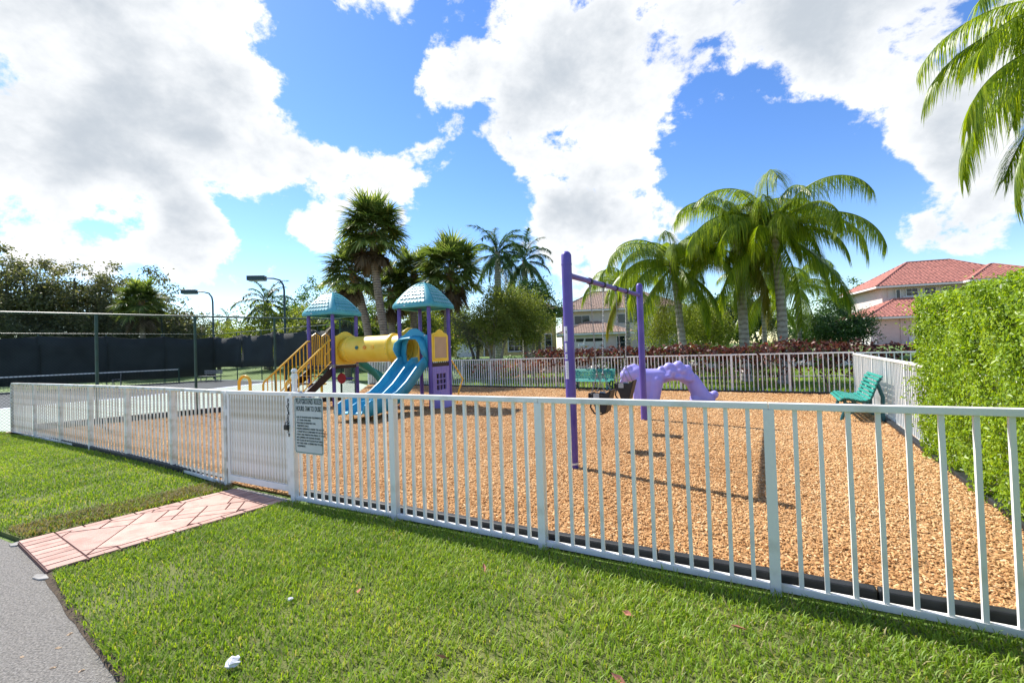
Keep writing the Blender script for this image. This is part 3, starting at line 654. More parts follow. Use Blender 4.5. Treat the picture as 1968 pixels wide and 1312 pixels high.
# ------------------------------------------------------------------ swing set
def build_swings():
    p0 = Vector((.74, 5.93, MZ-.05)); L_ = 4.17
    root = thing('swing_frame', 'purple two post swing frame with a straight top beam', 'swing set', p0, math.atan2(vy.y, vy.x))
    for x, hgt in ((0, 2.80), (L_, 2.86)):
        r = .066; m = MB(); m.lathe([(0, hgt+.052), (.03, hgt+.048), (.052, hgt+.03), (.066, hgt), (r, hgt-.1), (r, 0)], 20, (x, 0, 0))
        o = m.build('post', 'purple', root, True)
        MB().lathe([(r+.003, 0), (r+.003, .022), (r, .024)], 20, (x, 0, hgt-.13)).build('cap_band', 'purple', o, True)
        if x == 0:
            MB().lathe([(r+.002, .1), (r+.002, .125)], 20, (x, 0, .0)).build('base_band', 'label', o)
            # curved stickers facing the viewer (towards -x, a little -y side)
            def sticker(z0, z1, a0, a1, m_):
                n = 6; rr = r+.0015
                vs = [(x+rr*math.cos(R(a0+(a1-a0)*i/n)), rr*math.sin(R(a0+(a1-a0)*i/n)), z) for z in (z0, z1) for i in range(n+1)]
                MB().add(vs, [(i, i+1, n+2+i, n+1+i) for i in range(n)]).build('sticker', m_, o)
            for z0, z1, a, b in ((1.685, 1.875, 138, 184), (1.545, 1.66, 146, 176), (1.455, 1.52, 146, 178), (1.20, 1.43, 142, 186)): sticker(z0, z1, a, b, 'label')
            rr0 = r; r = r+.0008; sticker(1.785, 1.82, 165, 176, 'ink'); sticker(1.56, 1.565, 152, 172, 'ink'); sticker(1.475, 1.50, 156, 168, 'greyplate')
            for k in range(9): sticker(1.225+.021*k, 1.231+.021*k, 148, 180, 'greyplate')
            for k in range(3): sticker(1.70+.02*k, 1.705+.02*k, 146, 176, 'greyplate')
            r = rr0
    zb0, zb1 = 2.545, 2.66
    bz = lambda x: zb0+(zb1-zb0)*x/L_
    MB().tube([(.05, 0, bz(0)), (L_-.05, 0, bz(L_))], .037, 14).build('beam', 'purple', root, True)
    for x in (.085, L_-.085): MB().tube([(x-.02, 0, bz(x)), (x+.02, 0, bz(x))], .047, 14).build('beam_collar', 'purple', root, True)
    ht = [.92, 1.58, 2.31, 3.02]
    for x in ht:
        hg = MB().tube([(x-.03, 0, bz(x)), (x+.03, 0, bz(x))], .05, 14).build('hanger', 'rubber', root, True)
        MB().box((x, 0, bz(x)-.065), (.03, .02, .06)).build('hanger_bolt', 'galv', hg)
    tor = MB(); tor.tube([(.0105*math.cos(q), 0, .021*math.sin(q)) for q in np.linspace(0, 2*math.pi, 11)], .0038, 5, caps=False)
    lk = tor.mesh('link', True); lk.materials.append(MT['galv'])
    for idx, (xa, xb, label) in enumerate(((ht[0], ht[1], 'black bucket swing hanging nearer the tall front post'), (ht[2], ht[3], 'black bucket swing hanging nearer the far post'))):
        xc = (xa+xb)/2
        sw = thing('bucket_swing', label, 'swing', root.matrix_basis @ Vector((xc, 0, 0)), root.rotation_euler.z, 'bucket swings')
        zs = .62 if idx == 0 else .66                                                    # bottom of the bucket
        # in this frame x runs along the beam, -y is the viewer's right (front of the seat, high back)
        cu = Vector
        def chain(p, q):
            p, q = cu(p), cu(q); d = q-p; n = int(d.length/.036); qd = d.to_track_quat('-Z', 'Y')
            for i in range(n):
                rot = (qd.to_matrix() @ Matrix.Rotation((i % 2)*1.57, 3, 'Z')).to_euler()
                link('link', lk, None, sw, p+d*((i+.5)/n), rot)
        for s_, xt in ((-1, xa-xc), (1, xb-xc)):
            j = (s_*.15, 0, zs+.56); chain((xt, 0, bz(xc+xt)-.09), j)
            MB().ball(j, .02, 8, 6).build('shackle', 'galv', sw, True)
            chain(j, (s_*.145, .10, zs+.27)); chain(j, (s_*.145, -.12, zs+.29))
        # bucket: shell with leg holes, high back at -y, front strap at +y
        sec = [(.14, .02), (.10, .0), (-.06, .0), (-.14, .03)]
        b = MB()
        for s_ in (-1, 1):
            x = s_*.14
            b.xprism([(-.27, .38), (-.15, .0), (.05, -.01), (.09, .12), (.17, .22), (.17, .31), (-.10, .30)], x-.012, x+.012)
        b.xprism([(-.285, .385), (-.262, .39), (-.135, .0), (-.155, -.01)], -.14, .14)
        b.xprism([(-.155, -.012), (-.15, .012), (.06, .01), (.06, -.014)], -.14, .14)
        b.v = [(x*.92, y*.7, z*.85+zs) for x, y, z in b.v]; b.build('bucket', 'rubber', sw)
        f = MB(); f.xprism([(.165, .22), (.165, .31), (.185, .31), (.185, .22)], -.15, .15); f.v = [(x, y*.8, z*.9+zs) for x, y, z in f.v]; f.build('front_band', 'rubber', sw)
        MB().tube([(0, .14, zs+.2), (0, .17, zs+.05), (0, .11, zs-.04), (0, -.0, zs-.05), (0, -.1, zs-.01)], .014, 6).build('crotch_strap', 'rubber', sw, True)
        MB().box((-.156, .02, zs+.24), (.006, .09, .08)).build('side_plate', 'greyplate', sw)
        MB().box((.156, .02, zs+.24), (.006, .09, .08)).build('side_plate', 'greyplate', sw)
build_swings()

# ------------------------------------------------------------------ play structure
def build_play():
    A0 = R(-24); O = Vector((-2.27, 12.6, MZ-.03))
    root = thing('play_structure', 'plastic play structure with two teal roofs, yellow tunnel and slides', 'playground', O, A0)
    D, XL, ZD, ZE, ZT = 1.0, -3.52, 1.28, 2.86, 3.62
    for x0 in (0, XL):
        for x in (x0, x0-D):
            for y in (0, D):
                p = MB().lathe([(0, ZE+.05), (.055, ZE+.05), (.055, 0)], 14, (x, y, 0)).build('post', 'purple', root, True)
                MB().lathe([(.0555, -.05), (.06, -.05), (.06, .05), (.0555, .05)], 14, (x, y, ZD-.02)).build('clamp', 'galv' if x0 == XL else 'purple', p, True)
        dk = MB().box((x0-D/2, D/2, ZD-.03), (D-.08, D-.08, .05)).build('deck', 'brown', root)
        for (cx, cy, sx, sy) in ((x0-D/2, 0, D-.11, .03), (x0-D/2, D, D-.11, .03), (x0, D/2, .03, D-.11), (x0-D, D/2, .03, D-.11)):
            MB().box((cx, cy, ZD-.055), (sx, sy, .09)).build('deck_edge', 'brown', dk)
        # moulded roof with raised shingles
        cx, cy, hw = x0-D/2, D/2, D/2+.17
        def prof(t): return hw*(1-t)*(1) , ZE+.09+(ZT-ZE-.09)*(1-(1-t)**1.7)
        rf = MB(); ts = [0, .1, .2, .3, .42, .55, .68, .8, .9, .965]
        rings = [(hw-.03, ZE+.0), (hw, ZE-.015), (hw+.01, ZE+.03), (hw, ZE+.09)]+[(prof(t)[0]*1.0, prof(t)[1]) for t in ts[1:]]+[(.001, ZT)]
        vs = []; fs = []
        cs = [(1, -.8), (1, .8), (.93, .93), (.8, 1), (-.8, 1), (-.93, .93), (-1, .8), (-1, -.8), (-.93, -.93), (-.8, -1), (.8, -1), (.93, -.93)]
        for w, z in rings: vs += [(cx+a*w, cy+b*w, z) for a, b in cs]
        n = len(cs)
        for i in range(len(rings)-1): fs += [(i*n+j, i*n+(j+1) % n, (i+1)*n+(j+1) % n, (i+1)*n+j) for j in range(n)]
        rf.add(vs, fs); ro = rf.build('roof', 'teal_roof', root, True)
        sh = MB(); rows = 8
        for f in range(4):
            M3 = Matrix.Rotation(f*math.pi/2, 3, 'Z')
            for i in range(rows):
                t0, t1 = .015+.90*i/rows, .015+.90*(i+1)/rows; tm = t0
                w0, z0 = prof(t0); w1, z1 = prof(t1); half = .80*w0-.05*(1-t0); nn = max(1, int(round(2*half/.12)))
                for k in range(nn):
                    a = -half+2*half*(k+(.0 if i % 2 else .0))/nn+.008; b = a+2*half/nn-.016; q = w1/w0
                    # scalloped piece lying on the face, lower edge standing proud
                    lo = [(a, .2), (a+(b-a)*.25, .03), ((a+b)/2, 0), (b-(b-a)*.25, .03), (b, .2)]
                    pts = []
                    for s_, tt in lo:
                        ww = w0+(w1-w0)*tt; zz = z0+(z1-z0)*tt; pts.append((s_, -(ww+.016), zz+.012))
                    top = [(b*max(q, .5)*.98 if False else b*(1-(1-q)*.9), -(w1+.002), z1+.002), (a*(1-(1-q)*.9), -(w1+.002), z1+.002)]
                    bot = [(p[0], p[1]+.014, p[2]-.012) for p in pts]
                    al = pts+top+bot
                    al = [M3 @ Vector(p)+Vector((cx, cy, 0)) for p in al]
                    sh.add(al, [(0, 1, 2, 3, 4, 5, 6)]+[(j, 7+j, 8+j, j+1) for j in range(4)])
        tag(sh.build('shingles', 'teal_roof', ro), kind='stuff')
        MB().box((cx-.18, cy-hw-.012, ZE+.045), (.05, .004, .03)).build('badge', 'label', ro)
    # tunnel along x between the towers
    zc, rt, yc = ZD+.47, .40, D/2
    tun = MB(); prof_t = []; xs0, xs1 = XL+.02, -D-.02
    ring = [(xs0, rt*.93), (xs0+.22, rt*.93), (xs0+.24, rt+.03), (xs0+.30, rt+.03), (xs0+.32, rt), (xs0+.34, rt)]
    ring += [(xs1-.62, rt), (xs1-.60, rt+.045), (xs1-.54, rt+.045), (xs1-.52, rt*.95), (xs1-.22, rt*.95), (xs1-.2, rt+.02), (xs1-.15, rt+.02), (xs1-.13, rt*.93), (xs1, rt*.93)]
    n = 32; vs = [(x, yc+r*math.cos(2*math.pi*j/n), zc+r*math.sin(2*math.pi*j/n)) for x, r in ring for j in range(n)]
    tun.add(vs, [(i*n+j, i*n+(j+1) % n, (i+1)*n+(j+1) % n, (i+1)*n+j) for i in range(len(ring)-1) for j in range(n)])
    tn = tun.build('tunnel', 'yellow', root, True)
    sol = tn.modifiers.new('wall', 'SOLIDIFY'); sol.thickness = .008; sol.offset = -1
    xm = (xs0+.34+xs1-.62)/2
    for k, m_ in ((-1, 'portgreen'), (0, 'orange'), (1, 'yellow_metal')):  # solid discs; colours stand in for trees and interior glow seen through holes
        a = R(176); x = xm+.30*k+.02; c = Vector((x, yc+rt*math.cos(a), zc+rt*math.sin(a)+.02)); d = Vector((0, math.cos(a), math.sin(a)))
        MB().tube([c-d*.02, c+d*.02], .056, 16).build('porthole', m_, tn)
    bolts = MB().lathe([(0, .008), (.008, .006), (.01, 0)], 6).mesh('bolt'); bolts.materials.append(MT['galv'])
    for xx, rr in ((xs0+.27, rt+.031), (xs1-.57, rt+.046)):
        for j in range(16):
            a = 2*math.pi*j/16; link('bolt', bolts, None, tn, (xx, yc+rr*math.cos(a), zc+rr*math.sin(a)), (a-math.pi/2, 0, 0))
    def hole_plate(x, th, y0, y1, z0, z1, arch, cy_, cz_, r, m_, parent=root, name='tunnel_panel'):
        k = 40; outer = []; inner = []
        for j in range(k):
            a = 2*math.pi*j/k; dy, dz = math.cos(a), math.sin(a); t = 1e9
            if dy > 1e-6: t = min(t, (y1-cy_)/dy)
            if dy < -1e-6: t = min(t, (y0-cy_)/dy)
            if dz > 1e-6: t = min(t, (z1-cz_)/dz)
            if dz < -1e-6: t = min(t, (z0-cz_)/dz)
            yy, zz = cy_+dy*t, cz_+dz*t
            if zz > z1-1e-4: zz += arch*max(0, math.cos((yy-cy_)/(y1-y0)*math.pi*1.25))**1.0
            outer.append((yy, zz)); inner.append((cy_+dy*r, cz_+dz*r))
        vs = [(xx, *p) for xx in (x, x+th) for p in outer+inner]; o2 = 2*k; fs = []
        for j in range(k):
            q = (j+1) % k; fs += [(j, q, k+q, k+j), (o2+j, o2+k+j, o2+k+q, o2+q), (j, o2+j, o2+q, q), (k+j, k+q, o2+k+q, o2+k+j)]
        return MB().add(vs, fs).build(name, m_, parent, bevel=.006)
    hole_plate(XL+.0, .035, .07, D-.07, ZD+.01, ZD+.92, .13, yc, zc, rt*.92, 'yellow')
    hole_plate(-D-.035, .035, .07, D-.07, ZD+.01, ZD+.92, .13, yc, zc, rt*.92, 'yellow')
    # double slide out of the front of the right tower (towards -y)
    pth = [(.10, ZD+.02), (-.10, ZD+.01), (-.22, ZD-.05), (-.5, ZD-.27), (-.9, ZD-.58), (-1.3, ZD-.82), (-1.62, ZD-.93), (-1.95, ZD-.985), (-2.3, ZD-1.0), (-2.48, ZD-1.01), (-2.56, ZD-1.05)]
    wall = [1., 1., .9, .9, .9, .95, 1.05, 1.15, 1.15, .8, .15]
    sec = [(0, -.10), (0, .19), (.02, .215), (.05, .215), (.075, .18), (.095, .03), (.14, .0), (.38, .0), (.415, .03), (.43, .15), (.445, .17), (.475, .17), (.49, .15), (.505, .03), (.54, .0), (.78, .0), (.825, .03), (.845, .18), (.87, .215), (.90, .215), (.92, .19), (.92, -.10)]
    vs = []; ns_ = len(sec)
    for i, (y, z) in enumerate(pth):
        a, b = pth[max(0, i-1)], pth[min(len(pth)-1, i+1)]; t = Vector((b[0]-a[0], b[1]-a[1])).normalized(); nn = Vector((-t.y, t.x)); nn = nn if nn.y > 0 else -nn
        for x, h in sec: vs.append((-.96+x, y+nn.x*h*(wall[i] if h > 0 else 1), z+nn.y*h*(wall[i] if h > 0 else 1)))
    sl = MB().add(vs, [(i*ns_+j, i*ns_+j+1, (i+1)*ns_+j+1, (i+1)*ns_+j) for i in range(len(pth)-1) for j in range(ns_-1)]).build('double_slide', 'teal', root, True)
    q = sl.modifiers.new('wall', 'SOLIDIFY'); q.thickness = .014; q.offset = -1
    for x in (-.85, -.15): MB().bar((x, -2.1, .0), (x, -2.1, ZD-1.01), .06, .06).build('slide_leg', 'yellow_metal', sl)
    MB().bar((-.9, -2.1, .21), (-.1, -2.1, .21), .04, .04).build('slide_brace', 'tan', sl)
    # hood over the slide entry
    hx0, hx1 = -D+.04, -.03; hz0, hz1 = ZD, ZD+.78
    outer = [(hx0, hz0), (hx0, hz1), (hx0+.12, hz1+.03), (hx0+.26, hz1+.13), (-D/2-.1, hz1+.2), (-D/2+.1, hz1+.2), (hx1-.26, hz1+.13), (hx1-.12, hz1+.03), (hx1, hz1), (hx1, hz0)]
    inn = [(hx0+.20, hz0), (hx0+.16, hz0+.3), (hx0+.20, hz1-.22), (hx0+.26, hz1-.1), (-D/2-.1, hz1-.08), (-D/2+.1, hz1-.08), (hx1-.26, hz1-.1), (hx1-.20, hz1-.22), (hx1-.12, hz0+.3), (hx1-.08, hz0)]
    k = len(outer); vs = [(x, yy, z) for yy in (-.035, .02) for x, z in outer+inn]; fs = []
    for j in range(k-1): fs += [(j, j+1, k+j+1, k+j), (2*k+j+1, 2*k+j, 3*k+j, 3*k+j+1), (j+1, j, 2*k+j, 2*k+j+1), (k+j, k+j+1, 3*k+j+1, 3*k+j)]
    hd = MB().add(vs, fs).build('slide_hood', 'teal', root, bevel=.012)
    can = MB(); c1 = [(hx0+.02, hz0+.02), (hx0+.0, hz0+.34), (hx0+.05, hz1-.15), (hx0+.2, hz1-.04), (-D/2, hz1-.01), (hx1-.2, hz1-.04), (hx1-.09, hz1-.16), (hx1-.02, hz0+.34), (hx1-.0, hz0+.02)]
    c2 = [(hx0+.04, hz0+.30), (hx0-.02, hz0+.42), (hx0+.03, hz1-.2), (hx0+.18, hz1-.10), (-D/2, hz1-.08), (hx1-.2, hz1-.10), (hx1-.1, hz1-.2), (hx1-.04, hz0+.42), (hx1-.02, hz0+.30)]
    k = len(c1); can.add([(x, -.03, z) for x, z in c1]+[(x, -.33, z) for x, z in c2], [(j, j+1, k+j+1, k+j) for j in range(k-1)])
    co = can.build('hood_canopy', 'teal', hd, True); q = co.modifiers.new('wall', 'SOLIDIFY'); q.thickness = .035; q.offset = 0
    MB().box((hx1-.1, -.04, hz1+.0), (.05, .006, .035)).build('badge', 'label', hd)
    # picture panel and wall panel on the right face (x = 0)
    arch = [(.075, ZD+.04), (.925, ZD+.04), (.925, ZD+.78), (.85, ZD+.84), (.72, ZD+.86), (.62, ZD+.93), (.5, ZD+.96), (.38, ZD+.93), (.28, ZD+.86), (.15, ZD+.84), (.075, ZD+.78)]
    pn = MB().xprism(arch, -.02, .02).build('picture_panel', 'yellow', root, bevel=.008)
    MB().box((.024, .5, ZD+.44), (.012, .60, .60)).build('picture_field', 'tan', pn)
    for yy, zz, sy, sz in ((.5, ZD+.76, .70, .04), (.5, ZD+.12, .70, .04), (.17, ZD+.44, .04, .60), (.83, ZD+.44, .04, .60)): MB().box((.03, yy, zz), (.025, sy, sz)).build('picture_frame', 'yellow', pn, bevel=.004)
    wp = MB(); wz0, wz1 = .13, ZD-.10; hy0, hy1, hz_0, hz_1 = .27, .76, .52, .98
    for yy, zz, sy, sz in ((.5, (wz0+hz_0)/2, .86, hz_0-wz0), (.5, (hz_1+wz1)/2, .86, wz1-hz_1), ((.07+hy0)/2, (hz_0+hz_1)/2, hy0-.07, hz_1-hz_0), ((.93+hy1)/2, (hz_0+hz_1)/2, .93-hy1, hz_1-hz_0)): wp.box((0, yy, zz), (.05, sy, sz))
    w = wp.build('wall_panel', 'purple_plastic', root); MB().box((-.10, .5, .75), (.03, .82, .62)).build('window_shade_board', 'brown', w)  # added dark board stands in for the shade behind the window
    for i in range(1, 3):
        MB().box((0, hy0+(hy1-hy0)*i/3, (hz_0+hz_1)/2), (.044, .028, hz_1-hz_0-.002)).build('window_bar', 'purple_plastic', w)
        MB().box((.001, (hy0+hy1)/2, hz_0+(hz_1-hz_0)*i/3), (.04, hy1-hy0-.002, .028)).build('window_bar', 'purple_plastic', w)
    for i in range(10):
        yy = .11+.78*i/9
        for za, zb in (((wz0+.05, hz_0-.03), (hz_1+.03, wz1-.02)) if hy0-.04 < yy < hy1+.04 else ((wz0+.05, wz1-.02),)): MB().box((.026, yy, (za+zb)/2), (.012, .045, zb-za)).build('panel_rib', 'purple_plastic', w, bevel=.004)
    MB().xprism([(.06, .1), (.94, .1), (.94, .34), (.06, .34)], .027, .07).build('panel_sill', 'purple_plastic', w, bevel=.02)
    MB().add([(.03, .06, .0), (.03, .94, .0), (.30, .80, .0), (.30, .2, .0), (.03, .06, .30), (.03, .94, .30), (.22, .80, .24), (.22, .2, .24)], [(0, 1, 2, 3), (7, 6, 5, 4), (0, 4, 5, 1), (1, 5, 6, 2), (2, 6, 7, 3), (3, 7, 4, 0)]).build('panel_seat', 'purple_plastic', w, bevel=.03)
    MB().box((.012, .5, ZD-.045), (.02, .80, .11)).build('brown_band', 'brown', root)
    # zigzag grab pole on the back right
    MB().tube([(.04, D+.05, ZD+.05), (.20, D+.24, ZD-.36), (.26, D+.30, ZD-.52), (.16, D+.22, .42), (.12, D+.16, .0)], .022, 8).build('climbing_pole', 'yellow_metal', root, True)
    # stairs of the left tower (towards -y) with railings
    run = 1.55; x0, x1 = XL-D+.05, XL-.05
    st = MB()
    for x in (x0, x1): st.xprism([(.0, ZD-.02), (.0, ZD-.30), (-run, -.02), (-run-.0, .22)], x-.02, x+.02)
    sto = st.build('stringers', 'brown', root)
    for i in range(6):
        f = (i+.5)/6; MB().box(((x0+x1)/2, -run*f, (ZD)*(1-f)+.02), (x1-x0-.05, .26, .035)).build('step', 'brown', sto)
    for x in (x0-.0, x1+.0):
        rl = MB(); hh = .78; top = [(x, -run-.12, .10), (x, -run-.12, .10+hh-.05), (x, -run-.09, .18+hh-.06), (x, -.12, ZD+hh-.02), (x, -.02, ZD+hh+.0)]
        rl.tube(top, .029, 8); ro = rl.build('handrail', 'yellow_metal', root, True)
        MB().tube([(x, -run-.12, .16), (x, -.04, ZD+.12)], .016, 8).build('lower_rail', 'yellow_metal', ro, True)
        for i in range(11):
            y = -run-.12+(run+.08)*(i+1)/11.6; zb = .16+(ZD+.12-.16)*(y+run+.12)/(run+.08); zt = min(.14+hh+(ZD+hh-.02-.12-hh)*(y+run+.09)/(run-.03), ZD+hh-.02)
            MB().tube([(x, y, zb), (x, y, zt)], .0155, 6).build('baluster', 'yellow_metal', ro, True)
    # loop grab rails at the top of the stairs and the guard on the far side
    for xa, ya, yb in ((XL-D, .12, .42), (XL-D, .52, .82)):
        g = MB().tube([(xa, ya, ZD+.02), (xa, ya, ZD+.95), (xa, (ya+yb)/2, ZD+1.03), (xa, yb, ZD+.95), (xa, yb, ZD+.02)], .02, 8).build('guard_rail', 'yellow_metal', root, True)
        for k in range(1, 4): MB().tube([(xa, ya+(yb-ya)*k/4, ZD+.02), (xa, ya+(yb-ya)*k/4, ZD+.98)], .010, 6).build('baluster', 'yellow_metal', g)
    MB().tube([(XL-.06, -.02, ZD+.52), (XL-.28, -.06, ZD+.30), (XL-.30, -.06, ZD-.05)], .018, 8).build('grab_bar', 'yellow_metal', root, True)
    # curved slide behind the left tower
    pts = []
    for i in range(15):
        t = i/14; a = t*1.75; pts.append((XL-.5+.85*(1-math.cos(a)), D+.15+1.0*math.sin(a), ZD*(1-t)**.9*1.0+.12+.1*math.sin(t*3.14)))
    cs = MB(); se = [(-.30, -.04), (-.30, .24), (-.26, .26), (-.22, .10), (-.12, .0), (.12, .0), (.22, .10), (.26, .26), (.30, .24), (.30, -.04)]; vs = []
    for i, p in enumerate(pts):
        a_, b_ = Vector(pts[max(0, i-1)]), Vector(pts[min(14, i+1)]); t = (b_-a_); t.z = 0; t.normalize(); sd_ = Vector((t.y, -t.x, 0))
        vs += [Vector(p)+sd_*w_+Vector((0, 0, h_)) for w_, h_ in se]
    k = len(se); co = cs.add(vs, [(i*k+j, i*k+j+1, (i+1)*k+j+1, (i+1)*k+j) for i in range(14) for j in range(k-1)]).build('curved_slide', 'teal_green', root, True)
    q = co.modifiers.new('wall', 'SOLIDIFY'); q.thickness = .014
    # red drum panel under the left deck
    MB().tube([(XL-.10, .40, .86), (XL-.10, .44, .86)], .165, 24).build('red_disc', 'red', root, bevel=.006)
    MB().box((XL-.10, .46, .86), (.9, .03, .05)).build('disc_bracket', 'purple', root)
build_play()
def build_small_play():
    p = gpt(470, 800); p = at(470, 735, 10.6); p.z = MZ
    root = thing('grab_arch', 'yellow bent tube arch standing alone left of the stairs', 'play equipment', p, R(-14))
    h = 1.14; w = .155
    MB().tube([(-w, 0, 0), (-w, 0, h-w)]+[(-w*math.cos(a), 0, h-w+w*math.sin(a)) for a in np.linspace(.3, math.pi-.3, 8)]+[(w, 0, h-w), (w, 0, 0)], .034, 12).build('tube', 'yellow_metal', root, True)
    MB().lathe([(0, .03), (.03, .028), (.045, .01), (.045, 0)], 10, (0, 0, h)).build('cap', 'yellow_metal', root, True)
    p = at(618, 735, 16.5); p.z = .02
    root = thing('step_pod', 'yellow mushroom step pod on a post behind the stairs', 'play equipment', p)
    MB().tube([(0, 0, 0), (0, 0, .55)], .045, 10).build('stem', 'yellow_metal', root, True)
    MB().lathe([(0, .66), (.06, .655), (.17, .60), (.18, .57), (.05, .54), (0, .54)], 16).build('cap', 'yellow_metal', root, True)
build_small_play()

# ------------------------------------------------------------------ dinosaur climber
def build_dino():
    p = gpt(1283, 772, MZ); p.z = MZ-.05
    root = thing('dinosaur_climber', 'lilac moulded animal shaped climber with a curled tail behind the swings', 'play equipment', p, R(-8))
    m = MB()
    def cap(a, b, ra, rb, n=7):
        a, b = Vector(a), Vector(b)
        for i in range(n):
            t = i/(n-1); m.ball(a.lerp(b, t), ra+(rb-ra)*t, 14, 9)
    cap((-1.08, 0, .80), (-.80, 0, .84), .17, .22, 4)          # muzzle and head
    cap((-.80, 0, .85), (-.62, 0, .72), .22, .25, 4)
    m.ball((-.98, -.05, 1.0), .085, 12, 8); m.ball((-.95, .12, 1.0), .085, 12, 8); m.ball((-1.05, -.02, .95), .11, 12, 8)  # brow horns
    m.ball((-1.22, 0, .62), .05, 10, 6); m.ball((-1.12, 0, .66), .1, 10, 8); m.ball((-.86, 0, 1.0), .12, 12, 8)
    cap((-.62, 0, .72), (-.10, 0, .76), .25, .21, 6)           # shoulders
    cap((-.72, -.14, .62), (-.78, -.18, .0), .16, .15, 9); cap((-.30, -.12, .62), (-.42, -.15, .0), .19, .17, 9); cap((-.55, -.1, .62), (-.6, -.12, .15), .17, .15, 7)
    cap((-.72, .16, .62), (-.76, .20, .0), .15, .135, 9); cap((-.30, .14, .62), (-.46, .16, .0), .17, .14, 9)
    cap((-.10, 0, .78), (.36, 0, .80), .19, .17, 6)            # back arch
    cap((.36, 0, .80), (.66, 0, .62), .18, .20, 6); cap((.66, 0, .62), (.92, 0, .12), .20, .24, 9)
    cap((.80, .0, .12), (1.12, 0, .08), .22, .12, 6); cap((1.05, 0, .05), (1.20, 0, .20), .10, .08, 5); m.ball((1.22, 0, .23), .115, 12, 8)  # tail
    for x, z, r in ((-.14, .95, .09), (.06, .99, .14), (.31, 1.02, .15), (.53, .92, .14)):
        m.ball((x, -.04, z), r, 12, 8); m.ball((x+.05, -.12, z-.13), r*.85, 12, 8); m.ball((x-.05, .12, z-.1), r*.9, 12, 8)
    for x, z in ((.0, .74), (.30, .72), (.56, .66)): m.ball((x, -.15, z), .11, 10, 8, (1.3, 1, .8)); m.ball((x, .15, z), .11, 10, 8)
    o = m.build('body', 'lilac', root)
    rm = o.modifiers.new('fuse', 'REMESH'); rm.mode = 'VOXEL'; rm.voxel_size = .026
    sm = o.modifiers.new('soft', 'SMOOTH'); sm.iterations = 9; sm.factor = .5
    dg = bpy.context.evaluated_depsgraph_get(); me = bpy.data.meshes.new_from_object(o.evaluated_get(dg)); o.modifiers.clear(); o.data = me; me.shade_smooth()
build_dino()

# ------------------------------------------------------------------ benches
def bench(label, loc, rz, L_=1.5):
    root = thing('park_bench', label, 'bench', loc, rz)
    # profile in y (front = -y) and z
    prof = [(-.30, .40), (-.25, .435), (-.18, .44), (-.11, .425), (-.04, .41), (.03, .40), (.10, .405), (.155, .44), (.185, .505), (.21, .575), (.235, .645), (.26, .715), (.29, .785), (.335, .835)]
    for i, (y, z) in enumerate(prof):
        a, b = prof[max(0, i-1)], prof[min(len(prof)-1, i+1)]; t = Vector((0, b[0]-a[0], b[1]-a[1])).normalized(); n = Vector((0, -t.z, t.y))
        MB().bar((-L_/2, y, z), (L_/2, y, z), .052, .022, n).build('slat', 'bench_green', root, bevel=.004)
    for x in (-L_/2+.14, L_/2-.14):
        m = MB()
        in_ = [(y+.012, z-.032) for y, z in prof]
        for a, b in zip(in_[:-1], in_[1:]): m.bar((x, *a), (x, *b), .045, .04, (1, 0, 0))
        m.tube([(x, -.22, .40), (x, -.20, .25), (x, -.26, .08), (x, -.28, .0)], .03, 8)
        m.tube([(x, .28, .74), (x, .36, .45), (x, .34, .2), (x, .36, .0)], .032, 8)
        m.tube([(x, -.24, .10), (x, -.05, .19), (x, .12, .19), (x, .34, .10)], .028, 8)
        m.tube([(x, -.10, .40), (x, .05, .22), (x, .16, .40)], .02, 8)
        m.build('leg_frame', 'bench_frame', root, True)
    return root
b1 = gpt(1137, 750, MZ); bench('green slatted bench facing forward in front of the back fence', (b1.x, b1.y, MZ), RZ-.05, 1.62).scale = (1, 1, .88)
b2 = gpt(1662, 806, MZ); bench('green slatted bench seen from its end beside the right fence', (b2.x+.07, b2.y+.35, MZ), math.atan2(vy.y, vy.x)+math.pi-.02, 1.45)

# ------------------------------------------------------------------ chain link fences, windscreen, court things
def chain_link(name, label, pts, h, z0=.06, pitch=.075, wr=.0022, post_gap=2.1, mid=False, wire=True):
    root = thing(name, label, 'fence', (*pts[0], 0)); o = Vector((*pts[0], 0)); P_ = [Vector((*p, 0))-o for p in pts]
    for a, b in zip(P_[:-1], P_[1:]):
        t = b-a; l = t.length; t.normalize(); n = max(1, round(l/post_gap))
        for i in range(n+(1 if b is P_[-1] else 0)): MB().tube([a+t*(l*i/n), a+t*(l*i/n)+Vector((0, 0, h))], .036, 8).build('post', 'green_metal', root, True)
        MB().tube([a+Vector((0, 0, h)), b+Vector((0, 0, h))], .024, 8).build('top_rail', 'green_metal', root, True)
        if mid: MB().tube([a+Vector((0, 0, mid)), b+Vector((0, 0, mid))], .02, 6).build('middle_rail', 'green_metal', root, True)
        if wire:
            hh = h-z0; m = MB()
            k0 = -hh
            s_ = k0
            def seg(s0, sgn):
                # diagonal wire from (s0, z0) to (s0 + sgn*hh, h), clipped to 0..l
                q0, q1 = 0., 1.
                for lim, sign in ((0, 1), (l, -1)):
                    f0, f1 = (s0-lim)*sign, (s0+sgn*hh-lim)*sign
                    if f0 < 0 and f1 < 0: return
                    if f0 < 0: q0 = max(q0, f0/(f0-f1))
                    if f1 < 0: q1 = min(q1, f0/(f0-f1))
                if q1-q0 < .01: return
                p = a+t*(s0+sgn*hh*q0)+Vector((0, 0, z0+hh*q0)); q = a+t*(s0+sgn*hh*q1)+Vector((0, 0, z0+hh*q1))
                m.tube([p, q], wr, 3, caps=False)
            for i in range(int((l+hh)/pitch)+1): seg(-hh+i*pitch, 1); seg(i*pitch, -1)
            V = np.array([tuple(v) for v in m.v]); me = np_mesh('wire_mesh', V, np.array(m.f))
            tag(link('wire_mesh', me, MT['wire'], root), kind='stuff')
    return root
